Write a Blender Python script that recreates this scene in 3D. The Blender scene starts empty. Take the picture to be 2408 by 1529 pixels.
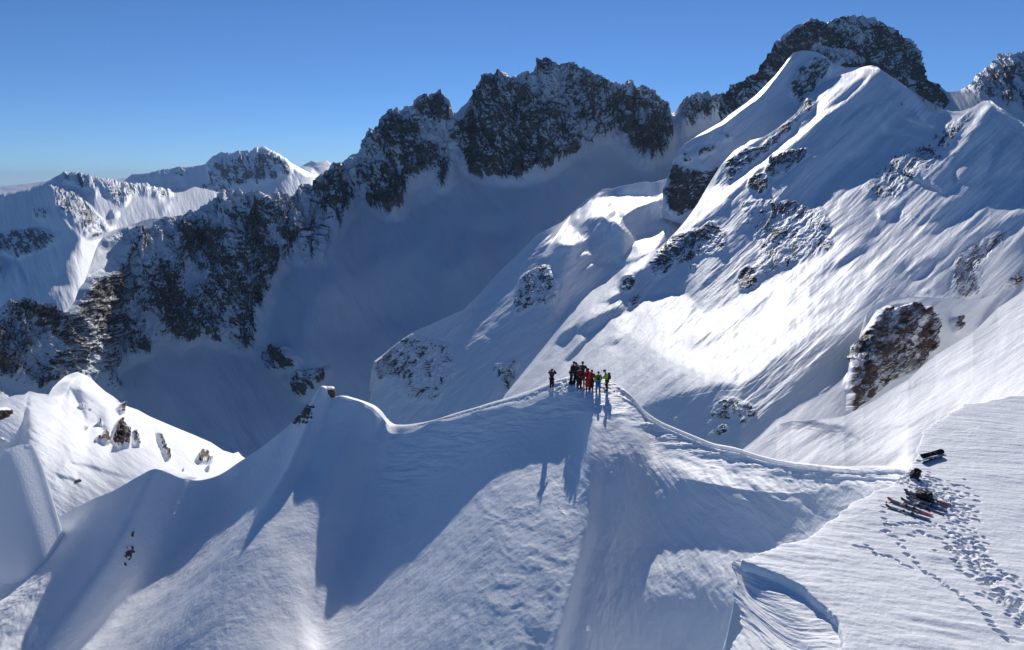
import bpy, math, random
import numpy as np
from mathutils import Vector, Matrix
from mathutils.bvhtree import BVHTree
R = math.radians
C = bpy.context.scene.collection
scn = bpy.context.scene
# ------------------------------------------------------------------ camera, sky, sun
F = 1605.3; CX = 1204.0; CY = 764.5; PITCH = R(11.8)      # photograph read at 2408 x 1529
SUN_AZ = R(6.6); SUN_EL = R(26.0)
cam = bpy.data.cameras.new("camera"); camo = bpy.data.objects.new("camera", cam); C.objects.link(camo)
cam.lens = 24; cam.sensor_width = 36; cam.clip_start = 0.1; cam.clip_end = 100000
camo.location = (0, 0, 0); camo.rotation_euler = (R(90) - PITCH, 0, 0)
scn.camera = camo
w = bpy.data.worlds.new("World"); scn.world = w; w.use_nodes = True
nt = w.node_tree; bg = nt.nodes['Background']
sky = nt.nodes.new('ShaderNodeTexSky'); sky.sky_type = 'NISHITA'; sky.sun_disc = False
sky.sun_elevation = SUN_EL; sky.sun_rotation = SUN_AZ
sky.altitude = 2600; sky.air_density = 0.9; sky.dust_density = 0.0; sky.ozone_density = 9.0
nt.links.new(sky.outputs[0], bg.inputs[0]); bg.inputs[1].default_value = 0.078
sl = bpy.data.lights.new("sun", 'SUN'); slo = bpy.data.objects.new("sun", sl); C.objects.link(slo)
sl.energy = 3.6; sl.angle = R(0.55); sl.color = (1.0, 0.955, 0.89)
SD = np.array([math.sin(SUN_AZ)*math.cos(SUN_EL), math.cos(SUN_AZ)*math.cos(SUN_EL), math.sin(SUN_EL)])
slo.rotation_euler = Vector(SD).to_track_quat('Z', 'Y').to_euler()
scn.view_settings.view_transform = 'Standard'; scn.view_settings.look = 'None'
scn.view_settings.exposure = 0.22; scn.view_settings.gamma = 1
scn.render.resolution_x = 1024; scn.render.resolution_y = 650
scn.render.engine = 'CYCLES'
scn.cycles.max_bounces = 12; scn.cycles.diffuse_bounces = 8
rng = np.random.default_rng(7); random.seed(7)

# ------------------------------------------------------------------ projection helpers
cp, sp = math.cos(PITCH), math.sin(PITCH)
def kz(py):                                   # height / forward distance for a picture row
    a = PITCH + np.arctan((np.asarray(py, float) - CY) / F)
    return -np.tan(a)
def world(px, py, Y):
    px = np.asarray(px, float); py = np.asarray(py, float); Y = np.asarray(Y, float)
    up = CY - py
    fy = F*cp + up*sp; fz = -F*sp + up*cp
    t = Y / fy
    return np.stack([(px - CX)*t, Y + 0*px, fz*t], -1)
def pix(P):
    P = np.asarray(P, float)
    d = P[..., 1]*cp - P[..., 2]*sp
    v = P[..., 1]*sp + P[..., 2]*cp
    return CX + F*P[..., 0]/d, CY - F*v/d, P[..., 1]
def T(x0, y0, k):
    return lambda pts: [(x0 + p[0]*k, y0 + p[1]*k) + tuple(p[2:]) for p in pts]
T3 = T(0, 799.5, .4769); T4 = T(658.4, 799.5, .4767); T5 = T(1410.9, 846.5, .446); T6 = T(0, 282.2, .4306)
T7 = T(752.5, 112.9, .5412); T8 = T(1410.9, 0, .5844)
A1 = T(1505, 94.06, .2461); A2 = T(1937.7, 94.06, .2461); A3 = T(1505, 451.5, .2461); A4 = T(1937.7, 451.5, .2461)
A5 = T(1081.7, 395.05, .29533); A6 = T(564.4, 658.4, .27343)

# ------------------------------------------------------------------ noise (numpy gradient noise)
_perm = rng.permutation(256).astype(np.int64); _perm = np.concatenate([_perm, _perm, _perm])
_g = rng.normal(size=(256, 3)); _g /= np.linalg.norm(_g, axis=1)[:, None]
def perlin(x, y, z=0.0):
    x, y, z = np.broadcast_arrays(np.asarray(x, float), np.asarray(y, float), np.asarray(z, float))
    xi = np.floor(x).astype(np.int64); yi = np.floor(y).astype(np.int64); zi = np.floor(z).astype(np.int64)
    xf = x - xi; yf = y - yi; zf = z - zi
    f = lambda t: t*t*t*(t*(t*6 - 15) + 10)
    u, v, w_ = f(xf), f(yf), f(zf)
    xi &= 255; yi &= 255; zi &= 255
    out = 0
    for dx in (0, 1):
        for dy in (0, 1):
            for dz in (0, 1):
                h = _perm[_perm[_perm[xi + dx] + yi + dy] + zi + dz]
                g = _g[h]
                d = g[..., 0]*(xf - dx) + g[..., 1]*(yf - dy) + g[..., 2]*(zf - dz)
                out = out + d*(u if dx else 1 - u)*(v if dy else 1 - v)*(w_ if dz else 1 - w_)
    return out*1.5
def fbm(x, y, z=0.0, o=4, g=.5, l=2.07):
    a = 1.0; s = 0; n = 0
    for i in range(o):
        s = s + a*perlin(x + 13.7*i, y + 5.1*i, z + 3.3*i); n += a
        x = x*l; y = y*l; z = z*l; a *= g
    return s/n
def ridged(x, y, z=0.0, o=4, g=.5, l=2.1):
    a = 1.0; s = 0; n = 0
    for i in range(o):
        s = s + a*(1 - 2*np.abs(perlin(x + 9.2*i, y + 7.7*i, z + 1.9*i))); n += a
        x = x*l; y = y*l; z = z*l; a *= g
    return s/n
def sstep(a, b, x):
    t = np.clip((x - a)/(b - a), 0, 1); return t*t*(3 - 2*t)

# ------------------------------------------------------------------ raster used to design slopes / rock bands (2 px cells)
RX0, RY0, RS = -120.0, -20.0, 2.0
RW, RH = 1400, 800
def blur(a, s):
    if s < .3: return a
    r = max(1, int(3*s)); k = np.exp(-.5*(np.arange(-r, r + 1)/s)**2); k /= k.sum()
    p = np.pad(a, ((r, r), (0, 0)), 'edge'); a = sum(k[i]*p[i:i + a.shape[0]] for i in range(2*r + 1))
    p = np.pad(a, ((0, 0), (r, r)), 'edge'); return sum(k[i]*p[:, i:i + a.shape[1]] for i in range(2*r + 1))
def _local(pts, pad):
    xs = [p[0] for p in pts]; ys = [p[1] for p in pts]
    i0 = max(0, int((min(xs) - pad - RX0)/RS)); i1 = min(RW, int((max(xs) + pad - RX0)/RS) + 2)
    j0 = max(0, int((min(ys) - pad - RY0)/RS)); j1 = min(RH, int((max(ys) + pad - RY0)/RS) + 2)
    X, Y = np.meshgrid(RX0 + RS*np.arange(i0, i1), RY0 + RS*np.arange(j0, j1))
    return slice(j0, j1), slice(i0, i1), X, Y
def polymask(pts, f):
    sj, si, X, Y = _local(pts, f*2 + 4)
    if X.size == 0: return sj, si, X*0
    ins = np.zeros(X.shape, bool); d2 = np.full(X.shape, 1e12)
    n = len(pts)
    for a in range(n):
        x0, y0 = pts[a][:2]; x1, y1 = pts[(a + 1) % n][:2]
        if y0 != y1:
            c = ((Y < y0) != (Y < y1)) & (X < (x1 - x0)*(Y - y0)/(y1 - y0) + x0); ins ^= c
        dx, dy = x1 - x0, y1 - y0; L = dx*dx + dy*dy + 1e-9
        t = np.clip(((X - x0)*dx + (Y - y0)*dy)/L, 0, 1)
        d2 = np.minimum(d2, (X - x0 - t*dx)**2 + (Y - y0 - t*dy)**2)
    s = np.sqrt(d2)*np.where(ins, 1, -1)
    return sj, si, sstep(-f, f, s)
def linemask(pts, wd, f):
    wl = wd if isinstance(wd, (list, tuple)) else [wd]*len(pts)
    sj, si, X, Y = _local(pts, max(wl) + f + 4)
    m = np.zeros(X.shape)
    for a in range(len(pts) - 1):
        x0, y0 = pts[a][:2]; x1, y1 = pts[a + 1][:2]
        dx, dy = x1 - x0, y1 - y0; L = dx*dx + dy*dy + 1e-9
        t = np.clip(((X - x0)*dx + (Y - y0)*dy)/L, 0, 1)
        d = np.sqrt((X - x0 - t*dx)**2 + (Y - y0 - t*dy)**2); ww = wl[a] + (wl[a + 1] - wl[a])*t
        m = np.maximum(m, 1 - sstep(ww*.5 - f*.5, ww*.5 + f*.5, d))
    return sj, si, m
def raster(base, ops):
    a = np.full((RH, RW), float(base))
    for op in ops:
        if op[0] == 'P': sj, si, m = polymask(op[1], op[3] if len(op) > 3 else 5)
        else: sj, si, m = linemask(op[1], op[3], op[4] if len(op) > 4 else 5)
        a[sj, si] = a[sj, si]*(1 - m) + op[2]*m
    return a
def sample(a, px, py):
    x = np.clip((px - RX0)/RS, 0, RW - 1.001); y = np.clip((py - RY0)/RS, 0, RH - 1.001)
    i = x.astype(int); j = y.astype(int); fx = x - i; fy = y - j
    return (a[j, i]*(1 - fx) + a[j, i + 1]*fx)*(1 - fy) + (a[j + 1, i]*(1 - fx) + a[j + 1, i + 1]*fx)*fy

# ------------------------------------------------------------------ materials
def mat_new(name):
    m = bpy.data.materials.new(name); m.use_nodes = True; return m, m.node_tree, m.node_tree.nodes['Principled BSDF']
def snow_material(name, scale, bump, rockcol=((.055, .050, .048), (.19, .165, .15)), snow=(.90, .91, .93), rs=1.0):
    m, t, b = mat_new(name); N = t.nodes.new; Lk = t.links.new
    tc = N('ShaderNodeTexCoord')
    at = N('ShaderNodeAttribute'); at.attribute_name = 'rock'
    n1 = N('ShaderNodeTexNoise'); n1.inputs['Scale'].default_value = scale*6; n1.inputs['Detail'].default_value = 6; n1.inputs['Roughness'].default_value = .62
    Lk(tc.outputs['Object'], n1.inputs['Vector'])
    # rock edge broken up by fine noise
    ad = N('ShaderNodeMath'); ad.operation = 'MULTIPLY_ADD'; Lk(n1.outputs['Fac'], ad.inputs[0]); ad.inputs[1].default_value = -.9*rs; ad.inputs[2].default_value = .45*rs
    sm = N('ShaderNodeMath'); sm.operation = 'ADD'; Lk(at.outputs['Fac'], sm.inputs[0]); Lk(ad.outputs[0], sm.inputs[1])
    rp = N('ShaderNodeMapRange'); rp.interpolation_type = 'SMOOTHSTEP'; rp.inputs['From Min'].default_value = .42; rp.inputs['From Max'].default_value = .58
    Lk(sm.outputs[0], rp.inputs['Value'])
    rc = N('ShaderNodeValToRGB'); e = rc.color_ramp.elements
    e[0].position = .32; e[0].color = (*rockcol[0], 1); e[1].position = .68; e[1].color = (*rockcol[1], 1)
    n2 = N('ShaderNodeTexNoise'); n2.inputs['Scale'].default_value = scale*2.5; n2.inputs['Detail'].default_value = 8; n2.inputs['Roughness'].default_value = .7
    Lk(tc.outputs['Object'], n2.inputs['Vector'])
    mp = N('ShaderNodeMapping'); mp.inputs['Rotation'].default_value = (.35, .25, 0); mp.inputs['Scale'].default_value = (.35, .35, 2.2); Lk(tc.outputs['Object'], mp.inputs['Vector'])
    n3 = N('ShaderNodeTexNoise'); n3.inputs['Scale'].default_value = scale*.9; n3.inputs['Detail'].default_value = 7; n3.inputs['Roughness'].default_value = .75; Lk(mp.outputs[0], n3.inputs['Vector'])
    av = N('ShaderNodeMath'); av.operation = 'MULTIPLY_ADD'; Lk(n3.outputs['Fac'], av.inputs[0]); av.inputs[1].default_value = .9; av2 = N('ShaderNodeMath'); av2.operation = 'MULTIPLY_ADD'; Lk(n2.outputs['Fac'], av2.inputs[0]); av2.inputs[1].default_value = .8; av2.inputs[2].default_value = -.35
    Lk(av2.outputs[0], av.inputs[2]); Lk(av.outputs[0], rc.inputs['Fac'])
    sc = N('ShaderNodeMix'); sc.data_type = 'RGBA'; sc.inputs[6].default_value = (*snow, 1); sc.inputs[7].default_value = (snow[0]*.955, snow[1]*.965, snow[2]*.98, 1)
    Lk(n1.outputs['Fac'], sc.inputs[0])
    mx = N('ShaderNodeMix'); mx.data_type = 'RGBA'; Lk(rp.outputs[0], mx.inputs[0]); Lk(sc.outputs[2], mx.inputs[6]); Lk(rc.outputs['Color'], mx.inputs[7])
    Lk(mx.outputs[2], b.inputs['Base Color'])
    b.inputs['Roughness'].default_value = .62; b.inputs['Specular IOR Level'].default_value = .25
    bp = N('ShaderNodeBump'); bp.inputs['Strength'].default_value = 1.0
    bd = N('ShaderNodeMath'); bd.operation = 'MULTIPLY_ADD'; Lk(rp.outputs[0], bd.inputs[0]); bd.inputs[1].default_value = bump*4; bd.inputs[2].default_value = bump
    Lk(bd.outputs[0], bp.inputs['Distance']); Lk(n1.outputs['Fac'], bp.inputs['Height'])
    Lk(bp.outputs[0], b.inputs['Normal'])
    return m
def flat_mat(name, col, rough=.6, var=.15, scale=8):
    m, t, b = mat_new(name); N = t.nodes.new
    n = N('ShaderNodeTexNoise'); n.inputs['Scale'].default_value = scale; n.inputs['Detail'].default_value = 4
    mx = N('ShaderNodeMix'); mx.data_type = 'RGBA'
    mx.inputs[6].default_value = (*[c*(1 - var) for c in col], 1); mx.inputs[7].default_value = (*[min(1, c*(1 + var)) for c in col], 1)
    t.links.new(n.outputs['Fac'], mx.inputs[0]); t.links.new(mx.outputs[2], b.inputs['Base Color'])
    b.inputs['Roughness'].default_value = rough
    return m

# ------------------------------------------------------------------ mesh building
def grid_mesh(name, P, rock, mat, kind='structure', closed_back=True):
    nv, nu = P.shape[:2]
    me = bpy.data.meshes.new(name)
    me.vertices.add(nv*nu); me.vertices.foreach_set('co', P.reshape(-1).astype(np.float32))
    i = np.arange(nv*nu).reshape(nv, nu)
    q = np.stack([i[:-1, :-1], i[1:, :-1], i[1:, 1:], i[:-1, 1:]], -1).reshape(-1)
    nf = (nv - 1)*(nu - 1)
    me.loops.add(nf*4); me.loops.foreach_set('vertex_index', q.astype(np.int32))
    me.polygons.add(nf); me.polygons.foreach_set('loop_start', (np.arange(nf)*4).astype(np.int32))
    me.update(calc_edges=True); me.polygons.foreach_set('use_smooth', np.ones(nf, bool))
    at = me.attributes.new('rock', 'FLOAT', 'POINT'); at.data.foreach_set('value', rock.reshape(-1).astype(np.float32))
    me.materials.append(mat); me.validate()
    o = bpy.data.objects.new(name, me); C.objects.link(o)
    if kind: o['kind'] = kind
    return o
def gnormals(P):
    du = np.gradient(P, axis=1); dv = np.gradient(P, axis=0)
    n = np.cross(du, dv); n /= np.linalg.norm(n, axis=-1)[..., None] + 1e-12
    n *= np.sign((n*(-P)).sum(-1))[..., None]           # towards the viewer's side
    return n
def hermite(t, k, v, sharp=()):
    """cubic through v (m,3) at knots k, evaluated at t; sharp knots break the tangent"""
    k = np.asarray(k, float); v = np.asarray(v, float); m = len(k)
    d = (v[1:] - v[:-1])/(k[1:] - k[:-1])[:, None]
    ta = np.empty_like(v); tb = np.empty_like(v)
    for i in range(m):
        if i == 0: ta[i] = tb[i] = d[0]
        elif i == m - 1: ta[i] = tb[i] = d[-1]
        elif i in sharp: ta[i] = d[i - 1]; tb[i] = d[i]
        else:
            h0, h1 = k[i] - k[i - 1], k[i + 1] - k[i]
            ta[i] = tb[i] = (d[i - 1]*h1 + d[i]*h0)/(h0 + h1)
    j = np.clip(np.searchsorted(k, t, 'right') - 1, 0, m - 2); h = (k[j + 1] - k[j]); s = ((t - k[j])/h)[:, None]; h = h[:, None]
    return ((2*s**3 - 3*s**2 + 1)*v[j] + (s**3 - 2*s**2 + s)*h*tb[j] + (-2*s**3 + 3*s**2)*v[j + 1] + (s**3 - s**2)*h*ta[j + 1])

def poisson(q, lam):
    """surface whose downhill gradient follows q, kept smooth sideways; zero at crest and foot"""
    nv, nu = q.shape
    f = np.gradient(q, axis=0)
    g = np.concatenate([f, -f[::-1]], 0)
    g = np.concatenate([g, g[:, ::-1]], 1)
    G = np.fft.rfft2(g)
    kv = 2*np.pi*np.fft.fftfreq(2*nv)[:, None]; ku = 2*np.pi*np.fft.rfftfreq(2*nu)[None]
    den = -((2 - 2*np.cos(kv)) + lam**2*(2 - 2*np.cos(ku))); den[0, 0] = -1
    G = G/den; G[0, 0] = 0
    e = np.fft.irfft2(G, s=g.shape)[:nv, :nu]
    return e - e[:1]*np.linspace(1, 0, nv)[:, None]
def sunward(px, v, PY, m, k, L0, lam):
    """correction to the broad slope so that its steepness along the sun's bearing becomes m (least squares, conjugate gradients)"""
    nu = min(len(px), 480); nv = min(len(v), 280)
    iu = np.linspace(0, len(px) - 1, nu).round().astype(int); iv = np.linspace(0, len(v) - 1, nv).round().astype(int)
    X = px[iu]; PYc = PY[np.ix_(iv, iu)]; mc = m[np.ix_(iv, iu)]; kc = k[np.ix_(iv, iu)]; Lc = L0[np.ix_(iv, iu)]
    hu = np.diff(X)[None]; hy = np.diff(PYc, axis=0)
    cen = lambda a_: .25*(a_[1:, 1:] + a_[:-1, 1:] + a_[1:, :-1] + a_[:-1, :-1])
    Du = lambda e: .5*((e[1:, 1:] - e[1:, :-1]) + (e[:-1, 1:] - e[:-1, :-1]))/hu
    hyc = .5*(hy[:, 1:] + hy[:, :-1]); hyc = np.maximum(hyc, .3)
    Dv = lambda e: .5*((e[1:, 1:] - e[:-1, 1:]) + (e[1:, :-1] - e[:-1, :-1]))/hyc
    def DuT(g):
        g = .5*g/hu; o_ = np.zeros((nv, nu)); o_[1:, 1:] += g; o_[1:, :-1] -= g; o_[:-1, 1:] += g; o_[:-1, :-1] -= g; return o_
    def DvT(g):
        g = .5*g/hyc; o_ = np.zeros((nv, nu)); o_[1:, 1:] += g; o_[:-1, 1:] -= g; o_[1:, :-1] += g; o_[:-1, :-1] -= g; return o_
    kp = Dv(kc); Bc = (cen(kc) - cen(mc))/kp; Ac = 1640.*((cen(np.broadcast_to(X, PYc.shape)) - CX)/1640. - SD[0]/SD[1])
    Cc = Bc - Ac*Du(PYc); nr = 1/np.sqrt(Ac**2 + Cc**2); Ac = Ac*nr; Cc = Cc*nr
    f = -(nr + Ac*Du(Lc) + Cc*Dv(Lc))
    w0 = np.zeros((nv, nu)); w0[0] = .02; w0[-1] = .004
    l1, l2 = lam*1.5, lam*.15
    def AA(e):
        du, dv = Du(e), Dv(e); g = Ac*du + Cc*dv
        # plain differences as well, so that no checker pattern can hide
        x1_ = (e[:, 1:] - e[:, :-1]); x2_ = (e[1:] - e[:-1]); o2 = np.zeros_like(e)
        o2[:, 1:] += x1_; o2[:, :-1] -= x1_; o2[1:] += x2_; o2[:-1] -= x2_
        return DuT(Ac*g + l1*l1*du) + DvT(Cc*g + l2*l2*dv) + w0*w0*e + 2e-5*o2
    b_ = DuT(Ac*f) + DvT(Cc*f); e = np.zeros((nv, nu)); r_ = b_.copy(); p_ = r_.copy(); rs = (r_*r_).sum()
    for it in range(700):
        Ap = AA(p_); al_ = rs/(p_*Ap).sum(); e += al_*p_; r_ -= al_*Ap; rn = (r_*r_).sum()
        if rn < 1e-10*rs + 1e-16: break
        p_ = r_ + rn/rs*p_; rs = rn
    e = blur(e, .9)
    e = hermite(np.arange(len(v)).astype(float), iv.astype(float), e)
    return hermite(np.arange(len(px)).astype(float), iu.astype(float), e.T.copy()).T.copy()
def flank(name, top, bot, nu, nv, base, mops, rops, mat, streak=None, jag=0, relief=.004, snowamp=.0015,
          rbase=-.3, rscale=(18, 11), back=.12, post=None, mblur=1.0, rblur=3.0, ang=0, topy=1.0, lam=.35, auto=0, soft=45., rough=70., ledge=.26, nearest=-.02, aware=0, ribs=(), nw=.17, dsc=.95):
    """a mountain side: crest line and foot line in space, and between them a surface whose steepness is integrated
    from a slope design, so that sun and shade fall on it as on the real one"""
    x0, x1 = top[0][0], top[-1][0]
    px = np.linspace(x0, x1, nu)
    t = np.array(top, float); b = np.array(bot, float)
    tpy = np.interp(px, t[:, 0], t[:, 1]); tY = np.exp(np.interp(px, t[:, 0], np.log(t[:, 2])))
    bpy_ = np.interp(px, b[:, 0], b[:, 1]); bY = np.exp(np.interp(px, b[:, 0], np.log(b[:, 2])))
    kb = np.exp(-.5*(np.arange(-12, 13)/4.)**2); kb /= kb.sum()
    sm = lambda a: np.convolve(np.pad(a, 12, 'edge'), kb, 'valid')
    bpy_ = sm(sm(bpy_)); bY = sm(sm(bY)); tY = sm(tY)
    jg = 0*px
    if jag: jg = jag*(ridged(px/26., 3.3, 1.2, 5, .72)*.9 + .1)*np.clip(np.interp(px, [p[0] for p in topy], [p[1] for p in topy]) if not np.isscalar(topy) else topy, 0, 1)
    v = np.linspace(0, 1, nv)[:, None]**1.12
    PX = np.broadcast_to(px, (nv, nu)); PY = tpy + (bpy_ - tpy)*v
    PY = PY - jg*np.exp(-(PY - tpy)/16)
    tpy0 = tpy; tpy = tpy - jg
    M = raster(base, mops); M = blur(M, mblur)
    m = sample(M, PX, PY)
    ca, sa = math.cos(ang), math.sin(ang)
    al = PX*ca + PY*sa; ac = -PX*sa + PY*ca
    if streak:
        for (amp, la, lc, sd) in streak:
            m = m + amp*fbm(al/la, ac/lc, sd, 4, .55)
    k = kz(PY); dk = np.gradient(k, axis=0)
    r0 = dk/np.maximum(m - k, .12); r = r0
    def sml(a_, sg):
        sg = max(1., sg*nu/(x1 - x0)); r_ = int(3*sg); k_ = np.exp(-.5*(np.arange(-r_, r_ + 1)/sg)**2); k_ /= k_.sum()
        e0 = 2*a_[0] - a_[1:r_ + 1][::-1] if r_ < nu else np.full(r_, a_[0]); e1 = 2*a_[-1] - a_[-r_ - 1:-1][::-1] if r_ < nu else np.full(r_, a_[-1])
        return np.convolve(np.concatenate([e0, a_, e1]), k_, 'valid')
    lt = np.log(tY); lb = np.log(bY)
    if auto:
        Le = np.sum(.5*(r[1:] + r[:-1]), axis=0)
        lb = lb + auto*np.clip(lt + Le - lb, nearest, 1.2)
    SG = soft
    tps, bps, lts, lbs = sml(tpy0, SG), sml(bpy_, SG), sml(lt, SG), sml(lb, SG)
    kt, kb_ = kz(tps), kz(bps)
    L0 = lts + (k - kt)/(kb_ - kt)*(lbs - lts)            # broad slope from crest to foot
    if aware:
        L = L0 + sunward(px, v[:, 0], tpy0 + (bpy_ - tpy0)*v, m, k, L0, lam)
    else:
        q = r - np.gradient(L0, axis=0)                   # wanted local steepness against it
        q = q - sml(q.mean(0), 90)
        L = L0 + poisson(q, lam*(np.mean(bpy_ - tpy)/nv)/((x1 - x0)/nu))
    Yd = np.exp(L)
    P = world(PX, PY, Yd)
    # rock: relief first, then steep faces are bare and ledges hold snow
    D = blur(raster(rbase, rops), rblur); dens = sample(D, PX, PY + 11*np.exp(-(PY - tpy)/9))
    N = gnormals(P); Yc = P[..., 1]; fade = np.clip(v*14, 0, 1); fr = np.clip(v*40 + .1, 0, 1)
    rel = sstep(-.15, .45, dens)
    wx = 14*fbm(PX/60, PY/60, 6.1, 2); wy = 14*fbm(PX/60, PY/60, 9.1, 2)
    hh = ridged((al + wx)/rough, (ac + wy)/(rough*.42), 8.8, 6, .58) + .35*ridged((PX + wy)/(rough*.8), (PY + wx)/(rough*.22), 3.1, 4, .6)
    P = P + N*(Yc*relief*(hh*.6 + .06)*rel*fr)[..., None]
    s_ = gnormals(P)[..., 2]; sd = (s_ - blur(s_, rough*.35)); sd = sd/(np.abs(sd[rel > .5]).mean()*1.25 + 1e-6 if (rel > .5).any() else 1)
    n = fbm((al + wx)/rscale[0], (ac + wy)/rscale[1], 4.4, 6, .62); n = n/n.std()
    rock = .5 + 1.5*(np.minimum(dens, .5 + dsc*(dens - .5)) - .5 - nw*n - ledge*np.clip(sd, -1.6, 1.6)*rel)
    rk = sstep(.35, .75, rock)
    hs = rk*.35*fbm(PX/7, PY/7, 2.2, 3)*.25 + rk*.10
    P = P + N*(Yc*relief*hs*fade)[..., None]
    sn = fbm(al/60, ac/18, 7.1, 5, .5)*(1 - rk)
    P = P + N*(Yc*snowamp*sn*fade)[..., None]
    for (am, la, lc, sd_) in ribs:
        wv = 10*fbm(PX/120, PY/120, sd_, 2); P = P + N*(Yc*am*fbm(al/la, (ac + wv)/lc, sd_, 3, .5)*(1 - .6*rk)*fade)[..., None]
    if post: P = post(P, PX, PY)
    # the far side of the crest falls away behind it
    rows = []
    for q in (1., .66, .33, .12):
        e = P[0].copy(); e[:, 1] += Yc[0]*back*q; e[:, 0] *= (1 + back*q); e[:, 2] -= Yc[0]*back*(q**1.2)*.9; rows.append(e)
    P = np.concatenate([np.array(rows), P], 0); rock = np.concatenate([np.repeat(rock[:1], 4, 0)*.0 + .1, rock], 0)
    return grid_mesh(name, P, rock, mat)

# ------------------------------------------------------------------ 1. far mountains
S_FAR = snow_material('far_snow_and_rock', .012, .5, rockcol=((.05, .052, .06), (.10, .10, .11)))
S_MID = snow_material('massif_shaded_snow_and_rock', .08, .35, snow=(.66, .70, .75))  # snow colour darker than the other snow, to deepen shade on massif and basin
S_SLOPE = snow_material('slope_snow_and_rock', .16, .10)
S_NEAR = snow_material('near_snow_and_rock', .5, .045, snow=(.93, .935, .945), rockcol=((.06, .038, .030), (.20, .135, .10)))

# plain reaching the horizon
s = 20000
me = bpy.data.meshes.new('terrain')
me.from_pydata([(-s, 2500, -620), (s, 2500, -620), (s, s*1.1, -620), (-s, s*1.1, -620)], [], [(0, 1, 2, 3)])
me.materials.append(S_FAR); o = bpy.data.objects.new('terrain', me); C.objects.link(o); o['kind'] = 'structure'

flank('far_mountain', T6([(-60, 380, 9000), (0, 368, 9000), (60, 360, 9000), (200, 345, 9000), (380, 320, 9000), (560, 328, 9000), (680, 320, 9000), (1000, 330, 9000), (1500, 300, 9000), (1640, 262, 9000), (1665, 245, 9000), (1700, 226, 9000), (1735, 238, 9000), (1760, 232, 9000), (1782, 224, 9000), (1815, 250, 9000), (1900, 330, 9000)]),
      T6([(-60, 480, 7500), (1900, 480, 7500)]), 700, 70, .5, [('P', T6([(1650, 250), (1700, 260), (1760, 305), (1640, 300)]), .1, 3)], [('P', T6([(1650, 250), (1830, 235), (1820, 300), (1650, 300)]), .35, 6)], S_FAR, relief=.002, jag=3)
flank('distant_mountain', T6([(620, 400, 3600), (680, 332, 3600), (720, 299, 3600), (780, 296, 3600), (850, 285, 3600), (920, 272, 3600), (990, 258, 3600), (1040, 258, 3600), (1100, 248, 3600), (1145, 238, 3550), (1180, 205, 3500), (1205, 186, 3500), (1260, 192, 3500), (1330, 180, 3500), (1390, 172, 3500), (1428, 154, 3500), (1450, 160, 3500), (1500, 185, 3550), (1600, 240, 3600), (1720, 303, 3700), (1800, 340, 3700), (1900, 380, 3700)]),
      T6([(600, 560, 2700), (1000, 600, 2600), (1400, 520, 2700), (1800, 440, 3100), (1900, 440, 3100)]), 700, 240, .85,
      [('P', T6([(1428, 154), (1500, 182), (1600, 238), (1730, 303), (1680, 312), (1560, 240), (1440, 165)]), -.15, 1.5), ('P', T6([(900, 380), (1030, 362), (980, 400)]), .1, 3)],
      [('P', T6([(1120, 240), (1200, 185), (1430, 160), (1560, 230), (1600, 290), (1450, 350), (1250, 400), (1150, 330)]), .50, 10), ('P', T6([(690, 335), (860, 290), (1100, 255), (1000, 330), (850, 340)]), .30, 8), ('P', T6([(1000, 420), (1150, 340), (1300, 400), (1200, 430), (1000, 440)]), .4, 8)],
      S_FAR, streak=[(.25, 60, 14, 2.0)], ang=R(70), jag=5, relief=.009, auto=.6, nearest=-1., topy=[(480, .3), (500, 1), (610, 1), (640, 0), (900, 0)])
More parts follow.
